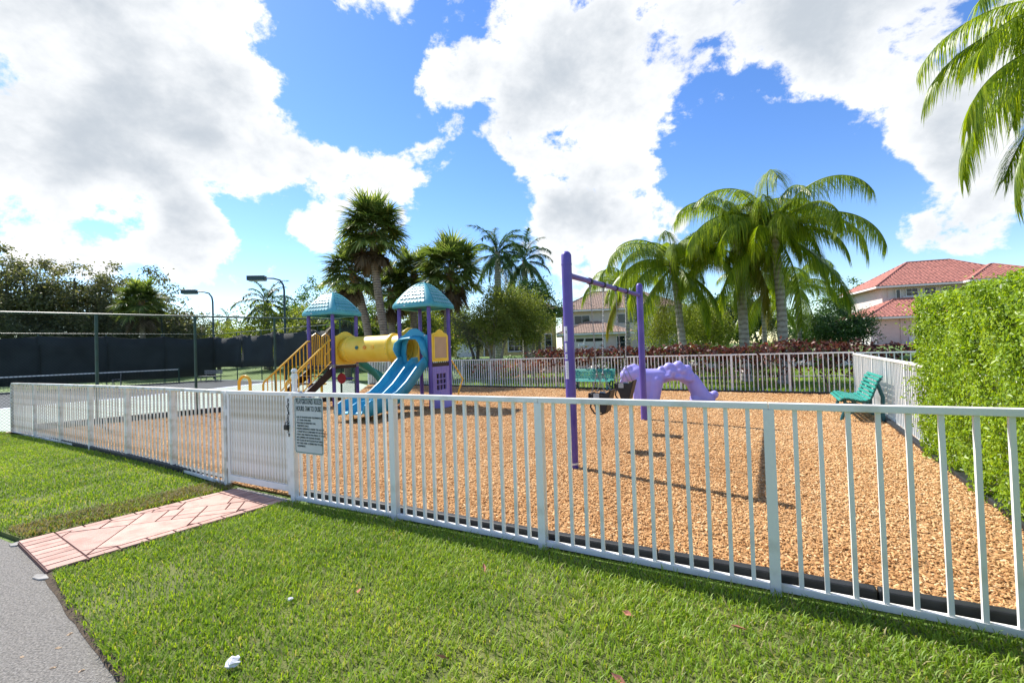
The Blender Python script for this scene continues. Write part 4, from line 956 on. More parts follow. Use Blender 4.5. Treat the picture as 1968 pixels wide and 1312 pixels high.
_n0 = (C1[0]-.739*12.62, C1[1]-.674*12.62)
chain_link('chain_link_fence', 'tall dark green chain link fence beside the mulch at the court', [_n0, C1, C2], 2.87, post_gap=2.103)
FAR = [(-10.2, 29), (-24.05, 37), (-37, 22)]
chain_link('chain_link_fence', 'far tennis court fence carrying the black windscreen', FAR, 3.66, wire=False, post_gap=3.2)
def build_screen():
    root = thing('windscreen', 'black fabric windscreen hung on the far court fence', 'windscreen', (*FAR[0], 0)); o = Vector((*FAR[0], 0))
    for a, b in zip(FAR[:-1], FAR[1:]):
        a, b = Vector((*a, 0))-o, Vector((*b, 0))-o; t = b-a; l = t.length; t.normalize(); n = Vector((-t.y, t.x, 0)); n = n if (n.dot(-o) > 0) else -n
        k = int(l/3.2)
        for i in range(k):
            s0, s1 = l*i/k, l*(i+1)/k; vs = []; g = 10
            sag = .05+.2*rng.random(); zb_ = .95 if a.length < .1 else .3
            for u in range(g+1):
                f = u/g; top = 3.5-sag*math.sin(math.pi*f); bot = zb_+.06*math.sin(math.pi*f)
                for w in range(5):
                    z = bot+(top-bot)*w/4; vs.append(a+t*(s0-.04+(s1-s0+.08)*f)+n*(.08+.05*math.sin(f*9+w)+.04*rng.random())+Vector((0, 0, z)))
            p = MB().add(vs, [(u*5+w, (u+1)*5+w, (u+1)*5+w+1, u*5+w+1) for u in range(g) for w in range(4)]).build('fabric_panel', 'screen', root, True)
            q = p.modifiers.new('cloth', 'SOLIDIFY'); q.thickness = .006
build_screen()
def build_net():
    a, b = Vector((-24.2, 33.2, 0)), Vector((-29.5, 24.5, 0)); t = (b-a); l = t.length; t.normalize()
    root = thing('tennis_net', 'tennis net with white top tape on the dark court', 'tennis net', a, math.atan2(t.y, t.x))
    for x in (0, l): MB().tube([(x, 0, 0), (x, 0, 1.1)], .045, 8).build('post', 'green_metal', root, True)
    MB().box((l/2, 0, 1.0), (l, .012, .07)).build('tape', 'white', root)
    m = MB()
    for i in range(int(l/.16)): m.bar((i*.16, 0, .05), (i*.16, 0, .97), .008, .008)
    for i in range(7): m.bar((0, .001, .08+i*.135), (l, .001, .08+i*.135), .008, .008)
    tag(m.build('netting', 'rubber', root), kind='stuff')
build_net()
def court_bench(label, p, rz):
    root = thing('court_bench', label, 'bench', (p[0], p[1], .005), rz)
    for y, z in ((-.2, .45), (-.05, .45), (.1, .45)): MB().box((0, y, z), (1.7, .12, .03)).build('seat_slat', 'galv', root)
    for z in (.65, .8): MB().box((0, .22, z), (1.7, .03, .11)).build('back_slat', 'galv', root)
    for x in (-.7, .7):
        MB().bar((x, -.2, 0), (x, -.2, .43), .04, .04).build('leg', 'galv', root); MB().bar((x, .2, 0), (x, .24, .86), .04, .04).build('leg', 'galv', root)
court_bench('grey court bench near the left part of the windscreen', at(225, 720, 32.5)[:2], -.9)
court_bench('pale court bench below the windscreen near its corner', at(405, 720, 33)[:2], -.3)
def lamp(label, x, ytop, Y, head, rz):
    p = at(x, 640, Y); top = at(x, ytop, Y).z; g = 0.
    root = thing('court_lamp', label, 'lamp post', (p.x, p.y, g), rz, 'court lamps')
    MB().tube([(0, 0, 0), (0, 0, top-.9), (-.06, 0, top-.5), (-.28, 0, top-.16), (-.7, 0, top-.03), (-1.25, 0, top)], .07, 10, rs=[.085, .07, .065, .06, .055, .05]).build('pole', 'lamp_metal', root, True)
    MB().box((-1.25-head/2, 0, top+.0), (head, .55, .34)).build('lamp_head', 'lamp_metal', root, bevel=.03)
    MB().box((-1.25-head/2, 0, top-.18), (head-.15, .42, .02)).build('lens', 'label', root)
lamp('tall court lamp with box head nearest the left teal roof', 548, 534, 33, 1.2, .12)
lamp('court lamp with curved arm standing midway behind the windscreen', 410, 560, 39, 1.15, .12)
lamp('court lamp half hidden in front of the dark left trees', 311, 577, 44, 1.15, .12)

# ------------------------------------------------------------------ plants
def leaflet_strip(P0, d0, length, w, grav, nseg=3):
    """returns strip verts/faces: a narrow leaf from P0 along d0 bending down"""
    p = Vector(P0); d = Vector(d0).normalized(); vs = []; st = length/nseg
    side = d.cross(Vector((0, 0, 1)));
    if side.length < .05: side = Vector((1, 0, 0))
    side.normalize()
    for i in range(nseg+1):
        ww = w*(1-(i/nseg)**1.6)*.5+.0008
        vs += [p+side*ww, p-side*ww]
        d = (d+Vector((0, 0, -grav))).normalized(); p = p+d*st
    fs = [(2*i, 2*i+1, 2*i+3, 2*i+2) for i in range(nseg)]
    return vs, fs
def frond_mesh(name, L_, elev, droop, ll, n, grav, w, fwd=.5, plum=.3, m='queen', seed=0, thick=.02):
    rg = random.Random(seed); V = []; F = []; Rn = []
    N = 26; pts = []; p = Vector((0, 0, 0)); ds = L_/N
    for i in range(N+1):
        s = i/N; a = elev-droop*s**1.35; pts.append((p.copy(), Vector((math.cos(a), 0, math.sin(a))))); p = p+pts[-1][1]*ds
    tb = MB().tube([q[0] for q in pts], thick, 5, rs=[thick*(1.6-1.35*i/N) for i in range(N+1)])
    V += tb.v; F += [f for f in tb.f if len(f) == 4]; Rn += [.25]*len(tb.v)
    for i in range(n):
        s = .16+.84*i/(n-1); k = min(N-1, int(s*N)); fr = s*N-k; q = pts[k][0].lerp(pts[k+1][0], fr); t = pts[k][1]
        le = ll*(.35+.65*math.sin(math.pi*min(1, (s*.86+.10)))**.7)*(.55+.6*rg.random())
        for sd_ in (-1, 1):
            up = plum*(rg.random()*2-1)
            d = Vector((0, sd_, 0))+t*(fwd+.3*rg.random()+.8*max(0, s-.8)*4)+Vector((0, 0, up+.12))
            vs, fs = leaflet_strip(q, d, le, w*(.8+.4*rg.random()), grav*(.7+.6*rg.random()), 4)
            o = len(V); V += [tuple(x) for x in vs]; F += [tuple(a+o for a in f) for f in fs]; Rn += [min(1, max(0, .5+.26*rg.gauss(0, 1)))]*len(vs)
    me = np_mesh(name, np.array([tuple(v) for v in V]), np.array(F), np.array(Rn)); me.materials.append(MT[m]); return me
QF = [frond_mesh('frond', 3.7, R(e), R(d), 1.1, 145, g, .024, m=mm, seed=i+40) for i, (e, d, g, mm) in enumerate(
    [(70, 130, .6, 'queen'), (60, 130, .7, 'queen'), (44, 130, .8, 'queen'), (26, 120, .85, 'queen'), (4, 98, .85, 'queen'), (-30, 60, .8, 'queen'), (66, 125, .65, 'queen'), (34, 105, .8, 'queen'), (-50, 38, .7, 'queen_yellow')])]
RF = [frond_mesh('frond', 3.3, R(e), R(d), .8, 80, g, .06, fwd=.7, plum=.6, m='royal', seed=i+70) for i, (e, d, g) in enumerate([(74, 80, .2), (50, 95, .25), (25, 95, .28), (-5, 75, .3), (-35, 45, .3)])]
def fan_mesh(name, Lp, fr, elev, m, seed, nb=30):
    rg = random.Random(seed); V = []; F = []; Rn = []
    e = Vector((math.cos(elev), 0, math.sin(elev))); nrm = Vector((-math.sin(elev), 0, math.cos(elev))); tip = e*Lp
    tb = MB().tube([(0, 0, 0), e*(Lp*.6)+Vector((0, 0, .02)), tip], .016, 4); V += tb.v; F += [f for f in tb.f if len(f) == 4]; Rn += [.6]*len(tb.v)
    e2 = (e+Vector((0, 0, -.28))).normalized(); s_ = Vector((0, 1, 0))
    for i in range(nb):
        a = R(-125+250*i/(nb-1)); d = e2*math.cos(a)+s_*math.sin(a)+nrm*(.14+.1*abs(math.sin(a)))
        le = fr*(1-.22*abs(a)/R(125))*(.85+.3*rg.random())
        vs, fs = leaflet_strip(tip, d, le, .085, .10+.14*rg.random(), 4)
        # widest at a third of the length
        for k in range(0, len(vs), 2):
            c = (vs[k]+vs[k+1])/2; f = (.35, 1., .85, .45, .06)[k//2]; vs[k] = c+(vs[k]-c).normalized()*.048*f; vs[k+1] = c+(vs[k+1]-c).normalized()*.048*f
        o = len(V); V += [tuple(x) for x in vs]; F += [tuple(x+o for x in f) for f in fs]; Rn += [min(1, max(0, .5+.25*rg.gauss(0, 1)))]*len(vs)
    me = np_mesh(name, np.array([tuple(v) for v in V]), np.array(F), np.array(Rn)); me.materials.append(MT[m]); return me
SF = [fan_mesh('fan_leaf', 1.0, .95, R(e), 'sabal', 90+i) for i, e in enumerate((66, 46, 27, 8, -14, -40))]
SD = [fan_mesh('fan_leaf', .95, .9, R(e), 'sabal_dead', 100+i) for i, e in enumerate((-55, -72))]
def trunk(root, top, r0, r1, m, bend=(0, 0), rings=True, bulge=0.):
    pts = []; rs = []; n = 22
    for i in range(n+1):
        t = i/n; k = math.sin(math.pi*t)
        pts.append((top[0]*t+bend[0]*k, top[1]*t+bend[1]*k, top[2]*t)); rs.append((r0+(r1-r0)*t)*(1+bulge*k)*(1+(.05 if rings and i % 2 else 0))*(1.25 if i == 0 else 1))
    return MB().tube(pts, r0, 10, rs=rs).build('trunk', m, root, True)
def palm(label, cat_name, base, top, kind, scale=1., n=22, seed=0, r=(.17, .13), bend=(0, 0), only=None, group=None, spin=0.):
    rg = random.Random(seed); base = Vector(base); top = Vector(top)-base
    root = thing(cat_name, label, 'palm tree', base, 0, group)
    if kind == 'queen': trunk(root, top, r[0], r[1], 'queen_trunk', bend)
    elif kind == 'royal': trunk(root, top, r[0], r[1], 'queen_trunk', bend, bulge=.2)
    else: trunk(root, top, r[0], r[1], 'sabal_trunk', bend, rings=True)
    for i in range(n):
        f = i/(n-1); a = spin+i*2.39996+rg.gauss(0, .15)
        if kind == 'queen':
            idx = [0, 6, 1, 7, 2, 3, 3, 4, 5, 5][min(9, int(f*10))]; me = QF[idx]
            if f > .95 and rg.random() < .6: me = QF[8]
        elif kind == 'royal': me = RF[min(4, int(f*5))]
        else:
            f2 = rg.random() if f < .86 else 1.0
            me = SF[min(5, int(i/n*.92*6.4))] if f < .86 else SD[rg.randrange(2)]
        s_ = scale*(.76+.34*rg.random())
        link('frond' if kind != 'sabal' else 'fan_leaf', me, None, root, top+Vector((rg.gauss(0, .04), rg.gauss(0, .04), -.25*f*scale if kind != 'sabal' else -.55*f*scale)), (rg.gauss(0, .16), rg.gauss(0, .12), a), s_)
    if kind == 'queen':
        MB().tube([top+Vector((0, 0, -.5)), top+Vector((0, 0, .05)), top+Vector((0, 0, .5))], .1, 8, rs=[r[1]*1.15, r[1]*1.3, .04]).build('crownshaft', 'queen_trunk', root, True)
    elif kind == 'royal':
        MB().tube([top+Vector((0, 0, -1.3)), top+Vector((0, 0, -.7)), top+Vector((0, 0, .1))], .1, 8, rs=[r[1]*1.05, r[1]*1.2, .07]).build('crownshaft', 'royal_shaft', root, True)
    else:
        bt = MB()
        for i in range(30):
            a = i*2.4; z = -1.0+.9*i/30; bt.bar(top*(1+z/top.z)+Vector((0, 0, 0)), top*(1+z/top.z)+Vector((math.cos(a)*.26, math.sin(a)*.26, .34)), .07, .025)
        bt.build('leaf_bases', 'boot', root)
    return root
MT['royal_shaft'] = mat('green_crownshaft', (.10, .17, .05), .5, .15, 4)
def gp(x, y, Y):
    p = at(x, y, Y); return Vector((p.x, p.y, terr(p.x, p.y)))
# queen palms behind the copper hedge
palm('tall queen palm with pale trunk and long arching fronds at right', 'queen_palm', gp(1503, 660, 17.2), at(1486, 438, 17.2), 'queen', 1.02, 36, 3, (.19, .14), (.1, 0), spin=1.9)
palm('queen palm with dark trunk in the middle of the three', 'queen_palm', gp(1432, 660, 18.6), at(1418, 448, 18.6), 'queen', .92, 34, 5, (.2, .15), spin=1.3)
palm('queen palm nearest the far purple swing post', 'queen_palm', gp(1318, 660, 19.3), at(1293, 505, 19.3), 'queen', .92, 32, 8, (.17, .12), spin=2.2)
palm('slim queen palm in front of the cream house', 'queen_palm', gp(1208, 660, 27), at(1203, 545, 27), 'queen', .85, 18, 9, (.13, .1), spin=.4)
palm('thin queen palm with small crown behind the big pair', 'queen_palm', gp(1470, 660, 25), at(1466, 560, 25), 'queen', .8, 16, 12, (.13, .1))
palm('queen palm with shaded crown left of the round tree', 'queen_palm', gp(1537, 655, 27), at(1530, 545, 27), 'queen', .85, 18, 14, (.13, .1))
palm('queen palm whose fronds hang in at the top right corner', 'queen_palm', Vector((11.6, 8.5, 0)), at(2165, 40, 8.6), 'queen', .92, 44, 21, (.2, .15), spin=2.9)
# cabbage palms left of centre
palm('tallest cabbage palm with a leaning bare trunk behind the towers', 'cabbage_palm', gp(757, 690, 24), at(714, 440, 24), 'sabal', 1.15, 92, 31, (.23, .18), (-.15, 0))
palm('cabbage palm with brown skirted crown left of the tallest', 'cabbage_palm', gp(716, 690, 25), at(676, 520, 25), 'sabal', 1.05, 84, 32, (.22, .19), (.25, 0))
palm('broad cabbage palm right of the right teal roof', 'cabbage_palm', gp(862, 690, 27), at(866, 515, 27), 'sabal', 1.25, 90, 33, (.22, .18), (-.15, 0))
palm('cabbage palm behind the right teal roof with a straight trunk', 'cabbage_palm', gp(795, 690, 29), at(795, 525, 29), 'sabal', 1.12, 76, 34, (.22, .18))
palm('low cabbage palm hidden behind the leaning trunk', 'cabbage_palm', gp(756, 690, 28), at(750, 555, 28), 'sabal', 1.05, 76, 35, (.22, .18))
palm('small cabbage palm peeking out left of the brown crown', 'cabbage_palm', gp(668, 690, 30), at(664, 590, 30), 'sabal', 1.0, 60, 36, (.2, .17))
palm('cabbage palm standing before the dark left trees', 'cabbage_palm', gp(276, 660, 42), at(272, 580, 42), 'sabal', 1.4, 70, 37, (.25, .2))
# royal palms
palm('dark royal palm rising above the olive trees', 'royal_palm', gp(957, 660, 36), at(956, 485, 36), 'royal', 1.0, 24, 41, (.30, .2))
palm('second royal palm just right of the tall dark one', 'royal_palm', gp(1011, 660, 38), at(1008, 500, 38), 'royal', .95, 22, 42, (.30, .2))
palm('low royal palm with a frond drooping beside the purple post', 'royal_palm', gp(1022, 660, 34), at(1020, 575, 34), 'royal', .7, 18, 43, (.2, .14))
palm('royal palm seen beyond the court behind the tall lamp', 'royal_palm', gp(512, 640, 52), at(512, 580, 52), 'royal', 1.15, 22, 44, (.34, .26))
palm('tiny distant palm left of the grey roofed house', 'royal_palm', gp(437, 640, 70), at(437, 612, 70), 'royal', .75, 12, 45, (.3, .2))

def tree(name, label, base, lobes, m, n, ls, stems, bark='bark', cat='tree', clump=.35, group=None, up=.2, nclump=None):
    """lobes: (x, y, z, rx, ry, rz) relative to base; leaves gather in clumps through the lobes"""
    base = Vector(base); root = thing(name, label, cat, base, 0, group)
    vol = np.array([l[3]*l[4]*l[5] for l in lobes])**.75; vol /= vol.sum(); P_ = []; Rn = []
    for l, f in zip(lobes, vol):
        k = max(4, int((nclump or max(24, n/60))*f)); c = rdir(k)*(rng.random((k, 1))**.42)
        c = c*np.array(l[3:])*(1+.16*rng.normal(size=(k, 1)))+np.array(l[:3]); kk = max(1, int(n*f/k))
        q = np.repeat(c, kk, 0)+rng.normal(size=(k*kk, 3))*clump*np.array([1, 1, .7])*np.repeat(.6+.8*rng.random((k, 1)), kk, 0); P_.append(q)
        Rn.append(np.repeat(rng.random(k), kk)*.5+.5*rng.random(k*kk))
    P_ = np.concatenate(P_); Rn = np.concatenate(Rn); keep = P_[:, 2] > .05; P_, Rn = P_[keep], Rn[keep]; k = len(P_)
    xd = unit(rdir(k)+np.array([0, 0, -.25])); nz = unit(rdir(k)+np.array([0, 0, up+.4]))
    link('crown', scatter('crown', LEAF_T, LEAF_F, P_, xd, nz, ls*(.7+.6*rng.random(k)), Rn), MT[m], root)
    tm = MB()
    for (sx, sy, r0, tgt) in stems:
        tops = tgt
        for tx, ty, tz in tops:
            mid = (sx*.7+tx*.3+rng.normal()*.06, sy*.7+ty*.3, tz*.45); tm.tube([(sx, sy, -.05), mid, (tx, ty, tz)], r0, 7, rs=[r0, r0*.72, r0*.25])
            for q in range(4):
                f = .55+.1*q; px = tuple(mid[i]+(v-mid[i])*((f-.45)/.55) for i, v in enumerate((tx, ty, tz))); e = (px[0]+rng.normal()*.5, px[1]+rng.normal()*.5, px[2]+.5+.3*rng.random())
                tm.tube([px, e], r0*.3, 5, rs=[r0*.35, r0*.08])
    tm.build('trunk', bark, root, True)
    return root
def trees():
    # dark trees at the far left
    for i, (x, Y, zt, w, lab) in enumerate(((20, 43, 13.2, 4.6, 'big dark tree at the left edge behind the windscreen'), (150, 45, 12.5, 4.8, 'dark spreading tree second from the left edge'), (262, 47, 11.3, 4.2, 'dark tree whose crown slopes down towards the lamps'), (345, 46, 7.6, 2.8, 'thin low dark tree at the right end of the left trees'))):
        b = gp(x, 660, Y)
        tree('shade_tree', lab, b, [(0, 0, zt*.66, w, w*.8, zt*.30), (-w*.5, 0, zt*.5, w*.7, w*.6, zt*.24), (w*.55, 0, zt*.48, w*.6, w*.6, zt*.22), (0, 0, zt*.34, w*.9, w*.7, zt*.16)], 'dark_leaf', 21000 if i < 3 else 8000, .27, [(0, 0, .32, [(-w*.4, 0, zt*.7), (w*.4, .5, zt*.72), (0, -.3, zt*.8)])], clump=.42, nclump=190)
    for (x, Y, zt, w, m, lab) in ((420, 58, 4.6, 3.6, 'lime_leaf', 'light green rounded tree left of the grey roof'), (520, 50, 5.2, 3.4, 'lime_leaf', 'light green tree behind the screen below the royal palm'), (596, 56, 7.6, 4.4, 'mid_leaf', 'dark green tree filling the gap left of the teal roof'), (598, 44, 4.6, 3.0, 'olive_leaf', 'low olive tree behind the corner of the windscreen'),
                             (655, 46, 4.8, 3.2, 'olive_leaf', 'olive green shrub tree behind the left teal roof posts'), (700, 42, 4.6, 2.6, 'mid_leaf', 'green bushy tree between the two tower roofs'), (800, 40, 4.6, 3.2, 'olive_leaf', 'sunny olive tree behind the right tower'), (850, 46, 5.0, 3.0, 'lime_leaf', 'light green tree right of the right tower roof'),
                             (470, 90, 6.0, 6.5, 'mid_leaf', 'distant green tree row beyond the grey roofed house'), (1290, 62, 7.5, 5.5, 'mid_leaf', 'green tree far behind the queen palms'), (1460, 60, 6.5, 5.5, 'mid_leaf', 'far green tree between the queen palm trunks'), (1392, 34, 4.4, 2.6, 'round_leaf', 'dark green shrubby tree behind the middle queen palm'), (1628, 60, 9.2, 3.2, 'mid_leaf', 'distant tree top left of the red roof')):
        b = gp(x, 660, Y); zt *= 1.4 if x < 900 and Y < 60 else 1
        tree('leafy_tree', lab, b, [(0, 0, zt*.6, w, w*.8, zt*.36), (-w*.6, 0, zt*.42, w*.7, w*.6, zt*.34), (w*.6, 0, zt*.45, w*.65, w*.6, zt*.34)], m, 10000, .26, [(0, 0, .2, [(-w*.4, 0, zt*.6), (w*.4, .2, zt*.6)])], clump=.4, nclump=110)
    # trees in front of the yellow house
    b = gp(915, 690, 27); tree('feathery_tree', 'grey green feathery tree with forked dark trunk before the yellow house', b, [(-.2, 0, 3.1, 1.1, 1, .9), (.3, 0, 2.5, .9, .9, .8)], 'grey_leaf', 7000, .10, [(0, 0, .12, [(-.7, 0, 3.1), (.5, .1, 3.3), (0, -.2, 3.6)])], clump=.28, nclump=120)
    b = gp(948, 690, 25); tree('olive_tree', 'olive green multi stemmed tree with pale forked trunk', b, [(.3, 0, 4.2, 1.1, 1.1, 1.1), (-.4, 0, 3.2, .8, .8, .8), (.9, 0, 3.3, .8, .8, .8), (.3, 0, 2.5, .9, .8, .6)], 'olive_leaf', 16000, .10, [(0, 0, .10, [(-.5, 0, 3.0), (.3, 0, 3.6)]), (.2, .1, .09, [(.9, 0, 3.1)])], 'bark_light', clump=.3, nclump=130)
    b = gp(1012, 690, 26); tree('olive_tree', 'taller olive green tree with leaning trunk before the yellow wall', b, [(-.3, 0, 4.1, 1.1, 1.1, 1.0), (.5, 0, 3.0, 1.0, .9, .8), (-.9, 0, 3.5, .8, .8, .9), (.1, 0, 2.4, .9, .8, .6)], 'olive_leaf', 16000, .10, [(.35, 0, .10, [(-.4, 0, 3.3)]), (.3, .1, .09, [(.6, 0, 3.0)])], 'bark_light', clump=.3, nclump=140)
    b = gp(1045, 690, 33); tree('dark_tree', 'dark green drooping tree beside the tall purple swing post', b, [(-.8, 0, 5.0, 1.4, 1.3, 1.1), (.2, 0, 3.7, 1.3, 1.0, .9), (-1.6, 0, 4.0, 1.2, 1, 1.2)], 'mid_leaf', 14000, .13, [(-.4, 0, .13, [(-.8, 0, 3.6), (.2, 0, 3.4)]), (-1.3, 0, .12, [(-1.6, 0, 3.6)])], clump=.32, nclump=140)
    # yellow green trees behind the swing
    b = gp(1305, 670, 22); tree('willowy_tree', 'yellow green open tree with leaning trunks left of the queen palms', b, [(-.7, 0, 2.6, 1.0, .9, .9), (.3, 0, 2.9, .9, .9, .8), (-1.2, 0, 1.9, .7, .7, .7)], 'lime_leaf', 10000, .085, [(0, 0, .08, [(-.9, 0, 2.4)]), (.1, 0, .07, [(.4, 0, 2.9)])], 'bark_light', clump=.26, nclump=120)
    b = gp(1352, 670, 23); tree('willowy_tree', 'yellow green open tree between two queen palm trunks', b, [(.2, 0, 2.7, 1.1, .9, .9), (.8, 0, 2.0, .7, .7, .8), (-.4, 0, 2.0, .7, .7, .7)], 'lime_leaf', 10000, .085, [(-.1, 0, .08, [(.5, 0, 2.8)]), (.0, .1, .07, [(-.3, 0, 2.5)])], 'bark_light', clump=.26, nclump=120)
    b = gp(1622, 660, 25); tree('round_tree', 'round dark green tree in front of the pink house', b, [(0, 0, 1.75, 1.5, 1.3, 1.0), (.7, 0, 1.55, .9, 1, .75), (-.8, 0, 1.45, .9, 1, .75)], 'round_leaf', 15000, .10, [(0, 0, .11, [(-.5, 0, 1.7), (.5, 0, 1.8)])], clump=.2, nclump=260)
    b = gp(1567, 660, 28); tree('round_tree', 'dark green bushy tree left of the round one', b, [(0, 0, 1.5, 1.2, 1.1, .9), (-.6, 0, 1.0, .8, .8, .7)], 'round_leaf', 9000, .10, [(0, 0, .09, [(-.3, 0, 1.5), (.3, 0, 1.6)])], clump=.2, nclump=160)
    b = gp(1588, 665, 22.5); tree('shrub', 'small bright green shrub below the round dark tree', b, [(0, 0, .45, .55, .5, .42)], 'mid_leaf', 3500, .07, [(0, 0, .03, [(0, 0, .5)])], cat='shrub', clump=.12)
    # clipped hedge block beyond the palms
    hb = gp(1517, 665, 24); tree('clipped_hedge', 'clipped dark green hedge block beyond the queen palm trunks', hb, [(x, 0, .55, .38, .5, .5) for x in (-.6, -.2, .2, .6)], 'round_leaf', 8000, .07, [(0, 0, .03, [(0, 0, .6)])], cat='hedge', clump=.10, nclump=240)
    for (x, Y, h, w, m, lab) in ((897, 27, 1.25, 1.0, 'mid_leaf', 'bright green bush right of the purple tower panel'), (925, 28, .9, .9, 'round_leaf', 'dark low bush beneath the grey green tree'), (985, 29, 1.1, 1.2, 'round_leaf', 'dark bush below the yellow house window'), (1042, 30, 1.3, 1.1, 'round_leaf', 'dark bush at the corner of the yellow house'), (975, 27.5, .7, .5, 'lime_leaf', 'small pale yellow flowering bush'),
                             (1265, 25, 1.0, 1.0, 'round_leaf', 'dark green shrub behind the copper hedge at its left'), (1420, 24, 1.3, 1.2, 'round_leaf', 'dark green shrub between palm trunks in the shade'), (1370, 26, 1.4, 1.3, 'mid_leaf', 'green shrub clump behind the copper hedge'), (1475, 27, 1.2, 1.2, 'mid_leaf', 'green shrub right of the dark palm trunk'), (1320, 28, 1.6, 1.4, 'round_leaf', 'dark green shrub mass behind the leaning pale trunk')):
        b = gp(x, 690, Y); tree('shrub', lab, b, [(0, 0, h*.5, w, w*.8, h*.45), (w*.5, 0, h*.35, w*.5, w*.5, h*.35)], m, 4500, .10, [(0, 0, .03, [(0, 0, h*.5), (.2, 0, h*.5)])], cat='shrub', clump=.16, nclump=90)
    # young date palm in front of the garage
    b = gp(1190, 680, 26); root = thing('pygmy_date_palm', 'bushy pygmy date palm in front of the cream garage', 'palm tree', b)
    MB().tube([(0, 0, 0), (0, 0, .5)], .1, 8).build('trunk', 'sabal_trunk', root, True)
    for i in range(26): link('frond', RF[1+i % 4], None, root, (rng.normal()*.25, rng.normal()*.2, .5+.2*rng.random()), (0, 0, i*2.4), .36+.12*rng.random())
trees()
def copper_hedge():
    n = 13
    for i in range(n):
        f = .02+.62*i/(n-1); p = BR.lerp(BL, f)+bn*(.65+.15*rng.normal()); h = 1.42+.16*rng.random()
        pos = ['at the back right corner', 'second from the back right corner', 'third from the back right corner', 'fourth from the back right corner', 'behind the curled tail', 'behind the middle of the dinosaur', 'behind the dinosaur back', 'behind the dinosaur head', 'behind the far purple post', 'behind the far bucket swing', 'behind the bench right end', 'behind the bench left end', 'left of the tall purple post'][i]
        root = thing('copperleaf_shrub', 'maroon copper leaf shrub with bare stems '+pos, 'shrub', (p.x, p.y, 0), 0, 'copper leaf shrubs behind the back fence')
        small = i > 9; h = h*(.72 if small else 1)
        k = 520 if not small else 240; c = np.c_[rng.normal(size=k)*.46, rng.normal(size=k)*.22, h*(1-.34*rng.random(k)**1.6)+.05*rng.normal(size=k)]
        lo = rng.random(k) < .09; c[lo, 2] *= .55
        N_ = unit(rdir(k)+np.array([0, 0, .6])); xd = unit(rdir(k)+np.array([0, 0, -.4]))
        link('foliage', scatter('foliage', LEAF_T, LEAF_F, c, xd, N_, .10+.07*rng.random(k), np.clip(.45+.3*rng.normal(size=k), 0, 1)), MT['coral' if small else 'copper'], root)
        m = MB()
        for j in range(9):
            x = rng.normal()*.4; m.tube([(x*.6, rng.normal()*.05, 0), (x*.85, rng.normal()*.08, h*.5), (x, rng.normal()*.1, h*.9)], .012, 5)
        m.build('stems', 'bark', root)
    # the same kind runs on behind the short fence on the right
    for i in range(5):
        p = BR+Vector((1.2+1.45*i, -.75*i+.65)); root = thing('copperleaf_shrub', ['dark maroon shrub just past the fence corner', 'dark maroon shrub behind the short fence, second from the corner', 'dark maroon shrub in the middle of the short fence', 'dark maroon shrub near the hedge end', 'dark maroon shrub hidden by the tall hedge'][i], 'shrub', (p.x, p.y, 0), 0, 'copper leaf shrubs behind the back fence')
        k = 700; h = 1.42; c = np.c_[rng.normal(size=k)*.5, rng.normal(size=k)*.25, h*(1-.6*rng.random(k))+.05*rng.normal(size=k)]
        link('foliage', scatter('foliage', LEAF_T, LEAF_F, c, unit(rdir(k)+np.array([0, 0, -.4])), unit(rdir(k)+np.array([0, 0, .6])), .10+.07*rng.random(k), np.clip(.35+.28*rng.normal(size=k), 0, .9)), MT['copper'], root)
        MB().tube([(0, 0, 0), (.1, 0, .6), (0, .05, 1.2)], .015, 5).build('stems', 'bark', root)
    # coral plants and white rock border further back on the lawn
    for i, (x, Y) in enumerate(((985, 29.5), (1005, 29), (1028, 29.3), (1050, 28.6), (1072, 28.8), (1120, 28.5))):
        b = gp(x, 700, Y); k = 420; h = .55+.25*rng.random()
        root = thing('croton_shrub', ['coral leaved low plant, leftmost behind the white rocks', 'coral leaved low plant, second from left behind the rocks', 'coral leaved plant in the middle of the rock bed', 'coral leaved plant left of the tall purple post', 'coral leaved plant partly behind the tall purple post', 'coral leaved plant below the white mailbox'][i], 'plant', b, 0, 'coral plants in the rock bed')
        c = np.c_[rng.normal(size=k)*.45, rng.normal(size=k)*.3, h*rng.random(k)**.6]
        link('foliage', scatter('foliage', LEAF_T, LEAF_F, c, unit(rdir(k)), unit(rdir(k)+np.array([0, 0, .6])), .12+.06*rng.random(k), rng.random(k)), MT['coral'], root)
    a, b = gp(935, 711, 30.5), gp(1660, 700, 22.5); root = thing('rock_border', 'row of white limestone rocks edging the bed on the far lawn', 'rocks', a)
    rocks = []
    for j in range(4):
        m = MB().ball((0, 0, 0), .3, 8, 5); m.v = [(x*(.8+.4*rng.random()), y*(.8+.4*rng.random()), z*(.55+.3*rng.random())) for x, y, z in m.v]; me = m.mesh('rock'); me.materials.append(MT['rock']); rocks.append(me)
    n = 54
    for i in range(n):
        f = i/(n-1); q = a.lerp(b, f)+Vector((rng.normal()*.1, rng.normal()*.25, 0)); z = terr(q.x, q.y)
        link('rock', rocks[i % 4], None, root, Vector((q.x, q.y, z+.1))-a, (rng.normal()*.2, rng.normal()*.2, rng.random()*6), .8+.6*rng.random())
    a, b = gp(900, 724, 26), gp(1700, 712, 18.5); m = MB(); n = 12
    for i in range(n):
        p, q = a.lerp(b, i/n), a.lerp(b, (i+1)/n); p.z, q.z = terr(p.x, p.y)+.03, terr(q.x, q.y)+.03; m.bar(p, q, .25, .08)
    tag(m.build('garden_kerb', 'concrete'), kind='structure')
copper_hedge()

